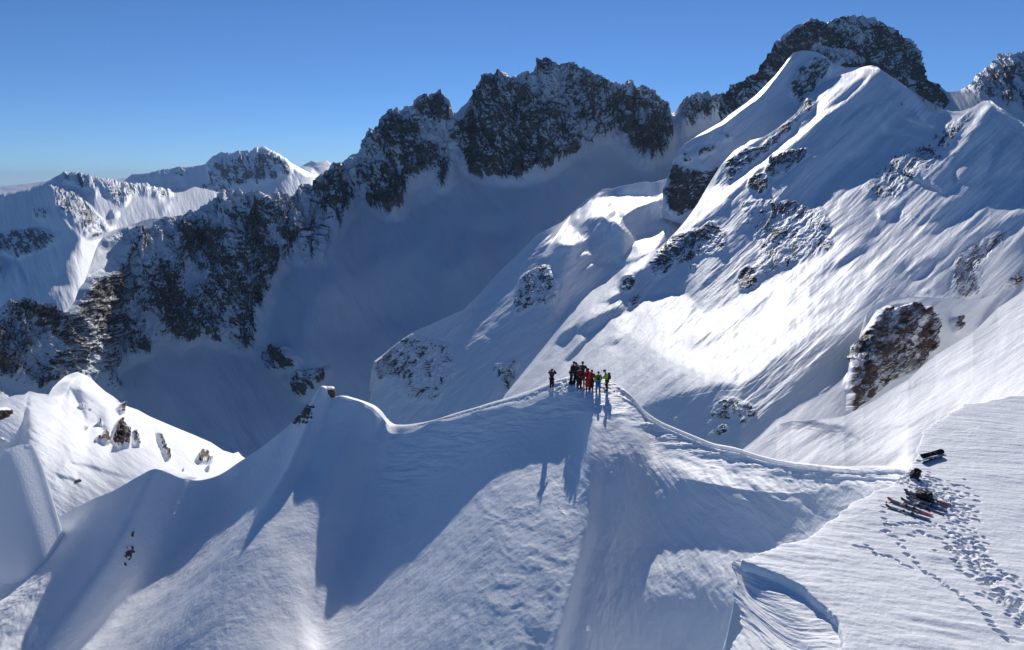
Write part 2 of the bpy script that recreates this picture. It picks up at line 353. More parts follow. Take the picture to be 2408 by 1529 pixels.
flank('valley_mountain', T6([(-60, 425, 1900), (0, 410, 1900), (80, 392, 1900), (170, 370, 1900), (250, 342, 1900), (310, 312, 1900), (358, 288, 1900), (380, 292, 1900), (420, 288, 1900), (460, 302, 1900), (500, 315, 1900), (560, 318, 1900), (600, 330, 1920), (700, 352, 1950), (800, 362, 2000), (830, 380, 2000), (870, 385, 2000), (960, 402, 2050), (1000, 395, 2100), (1060, 370, 2150), (1120, 380, 2150), (1300, 420, 2150)]),
      T6([(-60, 1150, 900), (400, 1100, 900), (620, 900, 1050), (900, 700, 1200), (1300, 560, 1500)]), 640, 380, .72,
      [('P', T6([(0, 400), (250, 335), (340, 285), (300, 330), (150, 385), (0, 420)]), 0, 2),
       ('P', T6([(250, 350), (330, 370), (430, 400), (540, 560), (600, 620), (500, 655), (420, 640), (330, 540), (270, 440)]), .22, 8),
       ('P', T6([(500, 360), (540, 360), (520, 410)]), .1, 4), ('P', T6([(550, 560), (630, 570), (560, 620)]), .05, 4), ('P', T6([(860, 420), (940, 440), (900, 490)]), .15, 4),
       ('P', T6([(0, 790), (100, 780), (250, 700), (400, 650), (400, 730), (330, 840), (290, 900), (390, 870), (380, 920), (200, 990), (0, 1010)]), .28, 8),
       ('L', T6([(100, 790), (150, 900), (250, 900)]), .1, 10, 10), ('L', T6([(20, 990), (200, 900), (360, 850)]), .1, 12, 10),
       ('P', T6([(430, 660), (560, 600), (760, 560), (700, 700), (480, 900), (300, 900), (330, 840), (400, 730)]), .9, 6)],
      [('P', T6([(280, 330), (370, 285), (500, 320), (560, 350), (480, 400), (420, 360), (340, 350)]), .55, 5), ('P', T6([(500, 325), (800, 365), (1000, 395), (900, 440), (750, 410), (600, 440)]), .5, 6),
       ('P', T6([(590, 390), (720, 400), (690, 480), (620, 460)]), .42, 6), ('P', T6([(250, 350), (430, 400), (620, 620), (480, 655), (300, 470)]), .46, 8), ('P', T6([(180, 480), (290, 480), (280, 560), (190, 550)]), .42, 5),
       ('P', T6([(600, 490), (660, 500), (640, 540), (600, 530)]), .5, 4), ('P', T6([(-60, 640), (60, 620), (200, 590), (340, 625), (280, 700), (110, 760), (-60, 720)]), .62, 7), ('P', T6([(-60, 730), (30, 760), (20, 880), (-60, 880)]), .5, 6), ('P', T6([(810, 370), (850, 385), (840, 430)]), .7, 3)],
      S_FAR, streak=[(.18, 50, 12, 3.0)], ang=R(75), jag=3, relief=.010, nw=.12, ledge=.3, auto=.6, nearest=-1.)
flank('rock_dome_mountain', T8([(470, 500, 959), (488, 490, 959), (500, 430, 959), (540, 368, 959), (620, 308, 959), (660, 265, 959), (690, 225, 959), (705, 195, 959), (735, 150, 959), (790, 110, 959), (860, 92, 959), (900, 108, 959), (950, 88, 959), (1000, 78, 959), (1045, 80, 959), (1090, 98, 959), (1150, 125, 959), (1200, 165, 959), (1235, 205, 959), (1262, 240, 959), (1285, 290, 959), (1300, 340, 959), (1340, 395, 948), (1370, 440, 936), (1420, 470, 936)]),
      T8([(470, 640, 924), (1000, 420, 889), (1420, 540, 889)]), 560, 260, 1.6,
      [('P', T8([(850, 195), (1000, 230), (1060, 270), (960, 290), (880, 215)]), .7, 4), ('P', T8([(560, 400), (650, 330), (680, 350), (600, 420)]), .6, 3)],
      [('P', T8([(480, 500), (510, 400), (700, 200), (860, 85), (1050, 70), (1230, 200), (1310, 350), (1400, 450), (1200, 470), (900, 300), (600, 430)]), .72, 3),
       ('P', T8([(900, 120), (1000, 90), (1100, 130), (1060, 220), (950, 180)]), .42, 10), ('P', T8([(790, 180), (900, 200), (1040, 265), (1000, 280), (860, 215)]), .1, 3), ('P', T8([(590, 340), (650, 320), (680, 340), (640, 370)]), .1, 3)],
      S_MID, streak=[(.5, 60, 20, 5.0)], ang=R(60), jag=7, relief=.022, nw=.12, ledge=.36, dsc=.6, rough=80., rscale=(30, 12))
flank('saddle_mountain', T8([(1240, 300, 1112), (1290, 312, 1112), (1360, 338, 1112), (1395, 372, 1112), (1440, 372, 1112), (1465, 360, 1112), (1500, 345, 1112), (1530, 310, 1112), (1560, 290, 1112), (1600, 250, 1112), (1612, 228, 1112), (1640, 238, 1112), (1680, 228, 1112), (1720, 215, 1112), (1900, 150, 1112)]),
      T8([(1240, 480, 936), (1900, 560, 936)]), 420, 180, .8, [],
      [('P', T8([(1440, 375), (1530, 310), (1610, 228), (1720, 220), (1900, 200), (1900, 480), (1640, 440), (1560, 400), (1500, 375)]), .52, 6)],
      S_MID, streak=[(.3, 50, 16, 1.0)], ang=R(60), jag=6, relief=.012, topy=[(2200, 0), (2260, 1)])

# ------------------------------------------------------------------ 2. central massif, basin and left spur
top_J = T6([(-60, 1075, 500), (0, 1040, 510), (22, 1020, 515), (60, 1012, 520), (130, 1010, 525), (180, 1035, 530), (200, 1030, 530), (230, 1015, 535), (270, 1030, 535), (300, 1058, 540), (340, 1060, 545), (395, 1020, 550), (410, 985, 560), (430, 930, 570), (455, 900, 580), (475, 860, 595), (495, 800, 620), (515, 735, 660), (535, 680, 690), (565, 640, 710), (620, 602, 730), (700, 580, 750), (760, 560, 760), (820, 540, 770), (880, 545, 780), (930, 535, 790), (1020, 520, 800), (1090, 495, 820), (1150, 465, 830), (1215, 425, 840), (1255, 414, 850), (1300, 425, 860), (1330, 440, 870), (1400, 425, 880), (1480, 420, 900), (1560, 425, 920), (1600, 424, 930), (1640, 395, 935), (1665, 370, 940), (1695, 390, 940), (1715, 385, 945), (1735, 345, 950), (1760, 318, 955)]) + \
    T7([(8, 582, 960), (30, 555, 975), (48, 515, 985), (62, 510, 990), (80, 525, 1000), (95, 515, 1000), (140, 475, 1010), (165, 472, 1015), (190, 432, 1020), (215, 395, 1030), (240, 378, 1035), (270, 372, 1040), (290, 330, 1045), (310, 285, 1050), (330, 275, 1050), (352, 288, 1050), (372, 268, 1055), (405, 265, 1060), (440, 232, 1065), (465, 220, 1070), (500, 212, 1075), (540, 232, 1080), (560, 252, 1080), (576, 290, 1085), (590, 296, 1090), (640, 250, 1095), (680, 200, 1100), (715, 162, 1100), (745, 148, 1100), (770, 115, 1100), (800, 120, 1100), (825, 140, 1100), (870, 138, 1105), (900, 132, 1105), (925, 128, 1110), (940, 98, 1110), (960, 88, 1110), (1000, 97, 1115), (1030, 92, 1115), (1062, 88, 1120), (1100, 108, 1120), (1150, 125, 1125), (1200, 158, 1130), (1250, 185, 1135), (1290, 215, 1140), (1312, 225, 1145), (1330, 200, 1150), (1360, 195, 1150), (1400, 212, 1150), (1450, 245, 1150), (1480, 275, 1150), (1520, 298, 1150), (1545, 295, 1150), (1585, 258, 1150), (1620, 240, 1150), (1680, 240, 1150), (1738, 235, 1150), (1900, 240, 1150)])
bot_J = [(-60, 1010, 430), (100, 1030, 440), (300, 1060, 475), (560, 1140, 430), (700, 1110, 420), (870, 1030, 520), (900, 890, 640), (947, 850, 640), (1090, 785, 640), (1220, 660, 640), (1324, 590, 680), (1424, 520, 790), (1581, 480, 890), (1720, 440, 960), (1800, 440, 980)]
J_rock = [('P', T7([(590, 400), (700, 180), (770, 110), (950, 85), (1110, 100), (1310, 230), (1500, 290), (1540, 480), (1420, 530), (1330, 480), (1240, 400), (1120, 480), (1010, 560), (880, 600), (640, 570)]), .22, 8),
    ('P', T7([(130, 480), (330, 270), (500, 210), (580, 290), (600, 480), (590, 600), (500, 560), (380, 620), (350, 740), (210, 700), (130, 610), (60, 560)]), .20, 8),
    ('P', T6([(430, 900), (560, 830), (680, 640), (900, 560), (1200, 420), (1460, 430), (1700, 380), (1800, 320), (1960, 440), (1780, 800), (1650, 800), (1540, 830), (1480, 1050), (1420, 1300), (1290, 1300), (900, 1200), (800, 1300), (450, 1480), (180, 1500), (-60, 1420), (-60, 1040), (400, 1060)]), .22, 14),
    ('P', T6([(820, 870), (1020, 740), (1250, 640), (1500, 830), (1440, 1080), (1250, 1080), (1130, 1220), (950, 1240), (860, 1120)]), .36, 12),
    ('P', T6([(880, 890), (1000, 800), (1120, 880), (1110, 1000), (1000, 1000)]), .02, 8), ('P', T6([(1000, 1150), (1400, 1350), (1450, 1529), (600, 1529), (800, 1320)]), -.3, 14)] + [('P', T7(p), d, 5) for p, d in [
    ([(590, 380), (640, 300), (700, 190), (770, 120), (830, 180), (900, 250), (960, 300), (1040, 350), (1080, 420), (1110, 460), (1060, 500), (1000, 540), (900, 590), (860, 560), (800, 595), (740, 570), (640, 545), (610, 490), (620, 420)], .60),
    ([(700, 300), (860, 300), (860, 560), (700, 560), (640, 450)], .68), ([(900, 430), (1000, 380), (1000, 520), (900, 580)], .66),
    ([(730, 240), (820, 200), (900, 330), (800, 300)], .40),
    ([(930, 90), (1000, 95), (1010, 180), (950, 160)], .7), ([(1040, 90), (1110, 110), (1230, 280), (1220, 330), (1150, 300), (1060, 200)], .62), ([(860, 140), (940, 200), (1050, 300), (1100, 400), (1000, 340), (880, 220)], .36),
    ([(1100, 120), (1250, 200), (1310, 240), (1260, 250), (1150, 180)], .6), ([(1110, 250), (1250, 380), (1180, 400), (1110, 380)], .45),
    ([(1330, 195), (1500, 290), (1530, 400), (1510, 470), (1420, 510), (1350, 480), (1340, 400), (1240, 320), (1250, 230)], .66),
    ([(270, 370), (330, 280), (350, 420), (290, 460)], .62), ([(330, 350), (420, 360), (420, 460), (290, 460)], .7), ([(430, 240), (490, 215), (560, 250), (575, 310), (500, 360), (440, 290)], .82),
    ([(200, 400), (270, 370), (290, 440), (200, 470)], .5), ([(330, 500), (490, 460), (500, 540), (380, 600), (290, 560)], .6), ([(130, 600), (210, 540), (280, 560), (240, 590)], .66),
    ([(490, 600), (540, 500), (585, 570), (550, 635)], .62), ([(210, 660), (380, 630), (370, 700), (300, 735), (230, 700)], .66), ([(270, 610), (380, 600), (370, 650)], .7),
    ([(0, 560), (60, 580), (160, 650), (140, 710), (60, 770), (0, 710)], .68), ([(45, 520), (100, 520), (110, 570), (50, 580)], .75), ([(1540, 290), (1620, 240), (1738, 240), (1900, 250), (1700, 330), (1560, 400)], .5), ([(690, 676), (708, 682), (700, 688)], 1.0), ([(580, 360), (620, 330), (600, 450), (580, 440)], .5)]]
J_rock += [('P', T6(p), d, 4) for p, d in [
    ([(960, 700), (1050, 600), (1200, 620), (1220, 760), (1130, 780), (1050, 740), (1010, 750)], .82), ([(1190, 430), (1260, 420), (1330, 450), (1260, 560), (1180, 540)], .55), ([(1260, 520), (1350, 480), (1450, 490), (1450, 650), (1520, 830), (1470, 870), (1380, 870), (1350, 780), (1290, 700)], .74), ([(1350, 640), (1400, 640), (1400, 700), (1350, 700)], .2),
    ([(1470, 480), (1560, 490), (1600, 560), (1650, 660), (1600, 770), (1500, 640)], .74), ([(1640, 500), (1720, 560), (1760, 740), (1700, 800), (1680, 650)], .42), ([(1130, 870), (1200, 790), (1270, 780), (1250, 900), (1180, 900)], .85), ([(1240, 900), (1300, 810), (1350, 840), (1340, 1000), (1250, 1010)], .78),
    ([(840, 880), (900, 850), (980, 910), (990, 1000), (960, 1110), (900, 1130), (830, 1030)], .85), ([(940, 1240), (960, 1060), (1050, 1010), (1130, 1100), (1080, 1220)], .72), ([(1140, 930), (1210, 930), (1210, 1010), (1160, 1030)], .85), ([(1070, 940), (1110, 950), (1110, 1010), (1070, 990)], .75), ([(1200, 1020), (1220, 1140), (1190, 1140)], .6),
    ([(1270, 1060), (1350, 1030), (1430, 1060), (1430, 1200), (1380, 1300), (1330, 1250), (1340, 1180), (1270, 1170)], .64), ([(1360, 950), (1450, 890), (1490, 1000), (1400, 980)], .62), ([(1130, 1180), (1180, 1160), (1180, 1240), (1140, 1240)], .6),
    ([(430, 930), (550, 860), (620, 880), (630, 940), (620, 1020), (560, 1040), (450, 1000)], .76), ([(400, 1010), (540, 1040), (600, 1110), (610, 1160), (540, 1220), (450, 1210), (400, 1130)], .84), ([(590, 860), (660, 800), (690, 700), (760, 640), (800, 700), (790, 750), (720, 750), (690, 840)], .6),
    ([(520, 680), (700, 590), (720, 640), (540, 710)], .4), ([(930, 780), (1000, 860), (960, 860)], .8), ([(640, 980), (720, 900), (840, 780), (860, 790), (760, 900), (700, 1000)], .45), ([(740, 900), (840, 880), (800, 1110), (740, 1050)], .38),
    ([(170, 1440), (250, 1330), (310, 1120), (400, 1100), (440, 1300), (300, 1400), (200, 1480)], .45), ([(480, 1240), (560, 1190), (620, 1200), (600, 1330), (500, 1370)], .62), ([(640, 1100), (720, 1130), (700, 1200), (630, 1170)], .6), ([(680, 1280), (720, 1210), (840, 1260), (840, 1290)], .6), ([(600, 1350), (640, 1350), (630, 1390), (600, 1390)], .7), ([(660, 1330), (690, 1330), (690, 1360)], .5),
    ([(10, 1060), (60, 1010), (180, 1020), (190, 1100), (110, 1115), (40, 1090)], .82), ([(200, 1040), (240, 1010), (290, 1070), (270, 1160), (200, 1175)], .85), ([(-60, 1170), (110, 1160), (60, 1250), (-60, 1240)], .8), ([(60, 1240), (130, 1220), (130, 1280), (70, 1270)], .6), ([(-60, 1290), (80, 1330), (20, 1400), (-60, 1390)], .72), ([(500, 1370), (700, 1480), (650, 1529), (540, 1480)], .5),
    ([(1580, 480), (1620, 390), (1680, 370), (1700, 440), (1640, 480)], .55), ([(1730, 430), (1750, 320), (1790, 330), (1870, 370), (1940, 440), (1900, 500), (1820, 590), (1740, 500)], .72), ([(300, 1100), (360, 1090), (350, 1150), (310, 1160)], .6), ([(860, 550), (960, 560), (900, 620), (840, 600)], .3), ([(1470, 420), (1560, 430), (1500, 470)], .4), ([(1160, 1420), (1190, 1430), (1180, 1460)], .7)]]
J_rock += [('P', A6(p), d, 4) for p, d in [([(250, 630), (330, 580), (480, 620), (540, 700), (520, 790), (400, 760), (300, 820), (250, 740)], .62), ([(350, 830), (430, 850), (480, 880), (410, 930)], .6), ([(500, 880), (560, 820), (640, 820), (700, 780), (720, 800), (690, 900), (640, 960), (560, 1060), (480, 1000)], .68), ([(740, 720), (790, 760), (790, 850), (740, 830)], .5), ([(840, 690), (930, 700), (920, 730), (850, 710)], .5), ([(80, 830), (150, 790), (120, 850)], .4)]]
flank('mountain', top_J, bot_J, 1500, 620, .62,
      [('P', T7([(-400, 560), (0, 720), (600, 620), (1000, 560), (1520, 520), (1500, 700), (1000, 800), (300, 1250), (-400, 1400)]), .44, 40),
       ('P', T7([(60, 1250), (560, 1080), (900, 780), (700, 760), (200, 1000), (0, 1100)]), 1.1, 40), ('P', T7([(460, 800), (900, 760), (920, 820), (520, 1000)]), .34, 20),
       ('P', A6([(330, 540), (620, 540), (900, 420), (1130, 520), (1080, 900), (850, 800), (650, 640), (500, 560)]), .35, 30), ('P', A6([(250, 600), (540, 560), (640, 760), (700, 1060), (480, 1060), (260, 800)]), .9, 10),
       ('P', A6([(0, 860), (400, 940), (460, 1238), (0, 1238)]), .5, 25)]
      + [('P', T6([(430, 900), (640, 830), (860, 770), (1060, 600), (1400, 470), (1650, 650), (1500, 850), (1450, 1250), (1000, 1260), (500, 1400), (150, 1480), (0, 1400), (0, 1020)]), .95, 20)]
      + [('P', T6([(400, 860), (640, 800), (660, 1240), (380, 1260)]), 1.7, 12)]
      + [('P', T7([(580, 300), (770, 110), (950, 85), (1110, 100), (1310, 230), (1500, 290), (1500, 480), (1350, 480), (1100, 480), (860, 600), (620, 550)]), 1.1, 12), ('P', T7([(200, 400), (330, 270), (500, 210), (580, 290), (560, 620), (300, 720), (100, 640), (50, 520)]), 1.1, 12)],
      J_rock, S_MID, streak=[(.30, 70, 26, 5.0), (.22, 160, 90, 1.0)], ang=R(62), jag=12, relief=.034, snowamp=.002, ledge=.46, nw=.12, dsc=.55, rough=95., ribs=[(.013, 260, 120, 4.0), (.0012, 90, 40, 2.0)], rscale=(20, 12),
      topy=[(-60, .3), (200, .5), (240, .2), (500, .2), (700, .6), (760, 1), (1700, 1)], auto=.8, nearest=-1., rblur=5.5)

# ------------------------------------------------------------------ 3. knolls and lobes below the basin
flank('hill', [(868, 905, 395), (872, 880, 398), (879, 850, 404), (906, 830, 412), (925, 814, 420), (950, 795, 430), (980, 777, 440), (1040, 751, 455), (1090, 729, 470)] + A5([(150, 1010, 490), (300, 840, 505), (470, 680, 520), (600, 545, 535), (720, 480, 548), (815, 430, 560), (900, 352, 568), (1000, 262, 578), (1060, 225, 585), (1105, 198, 590), (1140, 168, 595), (1175, 165, 597), (1205, 170, 600), (1290, 143, 605), (1360, 132, 610), (1420, 118, 615), (1490, 110, 620), (1520, 118, 622), (1600, 100, 632), (1690, 75, 645), (1800, 60, 650), (1911, 40, 660)]),
      [(868, 1000, 390), (1000, 1030, 372), (1150, 1010, 330), (1250, 900, 335), (1340, 800, 352), (1440, 730, 372), (1545, 680, 395), (1600, 640, 410), (1646, 600, 450)], 760, 460, .72,
      [
       ('P', A6([(1130, 690), (1280, 800), (1500, 1000), (1680, 1060), (1600, 1238), (1130, 1238)]), .85, 14),
       ('P', A6([(1860, 540), (2130, 480), (2408, 420), (2408, 600), (2000, 640)]), .62, 18),
       ('L', A6([(1920, 600), (1960, 550), (2100, 500), (2220, 465)]), .05, 6, 4), ('L', A6([(1860, 385), (2040, 330)]), .05, 4, 3), ('L', A6([(1940, 280), (2050, 240)]), .05, 4, 3),
       ('P', A5([(0, 1250), (400, 830), (620, 560), (790, 460), (740, 590), (640, 660), (520, 800), (430, 1150), (300, 1240), (0, 1529)]), .45, 10),
       ('P', A5([(600, 700), (750, 605), (850, 640), (1000, 660), (1300, 640), (1330, 700), (1270, 780), (1180, 860), (1060, 980), (860, 1110), (780, 1180), (760, 1290), (600, 1500), (100, 1529), (420, 1160), (520, 800)]), .66, 8),
       ('P', A5([(730, 600), (800, 440), (1100, 200), (1290, 150), (1490, 115), (1690, 100), (1660, 500), (1560, 660), (1400, 730), (1250, 770), (1380, 560), (1300, 640), (850, 630)]), .05, 6),
       ('P', A5([(1200, 180), (1290, 150), (1420, 130), (1660, 90), (1640, 170), (1560, 230), (1510, 210), (1420, 215), (1330, 210), (1150, 225), (1070, 250), (1100, 215)]), .60, 4),
       ('P', A5([(950, 470), (1010, 410), (1090, 385), (1150, 400), (1220, 430), (1290, 490), (1370, 560), (1370, 640), (1320, 660), (1280, 775), (1130, 740), (1000, 700), (880, 690), (830, 640), (920, 620), (1000, 575), (960, 530)]), .72, 6),
       ('P', A5([(1320, 380), (1400, 320), (1560, 270), (1640, 210), (1700, 420), (1700, 500), (1660, 480), (1500, 520), (1400, 535), (1360, 480), (1300, 400)]), .75, 5),
       ('P', A5([(900, 430), (930, 410), (920, 470), (890, 460)]), .6, 3), ('P', A5([(1170, 380), (1240, 345), (1210, 400)]), .5, 3),
       ('L', A5([(940, 700), (990, 675), (1040, 690)]), 0, 6, 5), ('L', A5([(970, 820), (1050, 760), (1130, 790), (1200, 765), (1260, 780)]), .1, 6, 5),
       ('P', A5([(1250, 780), (1400, 740), (1570, 660), (1500, 760), (1300, 850), (1270, 1000), (1000, 1200), (760, 1529), (620, 1529), (770, 1290), (800, 1170), (1000, 1000), (1180, 860)]), .02, 6)],
      [('P', A5(p), d, 5) for p, d in [([(450, 1000), (470, 900), (520, 860), (600, 880), (640, 900), (600, 1000), (640, 1060), (560, 1110), (480, 1100), (410, 1170)], .62), ([(590, 850), (640, 780), (710, 800), (640, 870)], .6), ([(640, 900), (700, 910), (760, 950), (740, 1080), (650, 1070)], .55), ([(720, 720), (760, 720), (740, 770)], .5), ([(270, 1030), (300, 1010), (290, 1080)], .6), ([(20, 1150), (50, 1150), (40, 1170)], .8), ([(440, 1180), (450, 980), (520, 840), (700, 760), (790, 920), (760, 1090), (560, 1120)], .40)]]
      + [('P', A6(p), d, 4) for p, d in [([(1140, 790), (1160, 690), (1200, 690), (1220, 780), (1270, 800), (1230, 860), (1190, 850)], .8), ([(1270, 840), (1320, 850), (1350, 900), (1320, 940)], .72), ([(1380, 880), (1410, 900), (1400, 940), (1370, 930)], .7), ([(1480, 1010), (1560, 1020), (1610, 950), (1680, 970), (1690, 1050), (1600, 1060), (1500, 1060)], .72), ([(1390, 500), (1450, 510), (1440, 540)], .6), ([(1640, 560), (1720, 540), (1700, 570)], .6), ([(1690, 650), (1720, 640), (1720, 680)], .7), ([(1840, 930), (1880, 950), (1860, 990)], .6), ([(2160, 740), (2250, 700), (2260, 760)], .45), ([(2300, 920), (2408, 860), (2408, 960), (2330, 1010)], .6), ([(1390, 780), (1410, 770), (1400, 860)], .6), ([(1140, 700), (1400, 470), (1800, 540), (1900, 760), (1700, 1060), (1480, 1060), (1260, 900)], .27), ([(2150, 760), (2408, 660), (2408, 1000), (2300, 1040)], .36)]],
      S_SLOPE, ribs=[(.0012, 200, 26, 2.0), (.0005, 100, 10, 2.7)], streak=[(.05, 110, 30, 5.0)], ang=R(-38), snowamp=.0022, relief=.008, rough=36., rscale=(20, 14), aware=1, soft=60., lam=.22)

# ------------------------------------------------------------------ 4. front peak with its cliff
flank('front_mountain', [(1556, 500, 520), (1561, 470, 523), (1566, 440, 529), (1574, 405, 536), (1583, 378, 545), (1597, 352, 554), (1610, 339, 564), (1645, 316, 581), (1697, 286, 610), (1738, 251, 632), (1785, 216, 656), (1820, 181, 678), (1845, 150, 699), (1856, 134, 711), (1870, 123, 719), (1890, 119, 724), (1908, 120, 727), (1925, 124, 729), (1945, 136, 736), (1962, 152, 743), (1990, 160, 753), (2020, 158, 768), (2080, 180, 793), (2130, 210, 816)],
      [(1556, 512, 515), (1580, 520, 513), (1640, 540, 512), (1720, 500, 520), (1800, 400, 552), (1900, 310, 598), (1990, 240, 673), (2130, 260, 736)], 620, 380, .80,
      [('L', A1([(440, 970), (480, 940), (650, 860), (800, 780), (980, 650), (1100, 560), (1200, 460), (1320, 310), (1400, 210), (1440, 170)]), -.1, [2, 4, 9, 10, 9, 9, 9, 7, 5, 3], 4),
       ('P', A1([(240, 1529), (300, 1200), (400, 980), (600, 1240), (900, 1300), (730, 1529)]), 2.2, 8), ('P', A3([(230, 0), (730, 0), (600, 170), (340, 245), (250, 170)]), 2.2, 6)],
      [('P', A1(p), d, 5) for p, d in [([(1400, 470), (1440, 330), (1550, 230), (1650, 180), (1830, 280), (1800, 340), (1720, 430), (1620, 520), (1560, 560), (1520, 660), (1440, 540)], .46), ([(1560, 380), (1640, 390), (1640, 460), (1560, 460)], .75), ([(1660, 200), (1760, 190), (1780, 260), (1680, 270)], .68), ([(1430, 500), (1530, 520), (1500, 570)], .7),
          ([(530, 1080), (700, 1010), (740, 1060), (560, 1140)], .76), ([(760, 890), (900, 930), (880, 960), (790, 980)], .7), ([(950, 860), (1010, 870), (960, 890)], .8), ([(380, 1080), (500, 1090), (500, 1170), (400, 1180)], .5), ([(560, 930), (640, 950), (620, 1000)], .4), ([(680, 930), (760, 960), (740, 1020)], .4),
          ([(290, 1300), (320, 1180), (420, 1240), (650, 1260), (800, 1200), (900, 1380), (730, 1529), (240, 1529)], .68), ([(690, 1300), (760, 1280), (780, 1380), (700, 1400)], .85), ([(290, 1280), (400, 1260), (420, 1340), (280, 1500)], .85)]]
      + [('P', A3([(230, 0), (730, 0), (600, 170), (340, 245), (250, 170)]), .8, 3)],
      S_SLOPE, streak=[(.25, 60, 14, 5.0)], ang=R(-40), relief=.009, rough=34., rscale=(14, 10), snowamp=.002, back=.08)

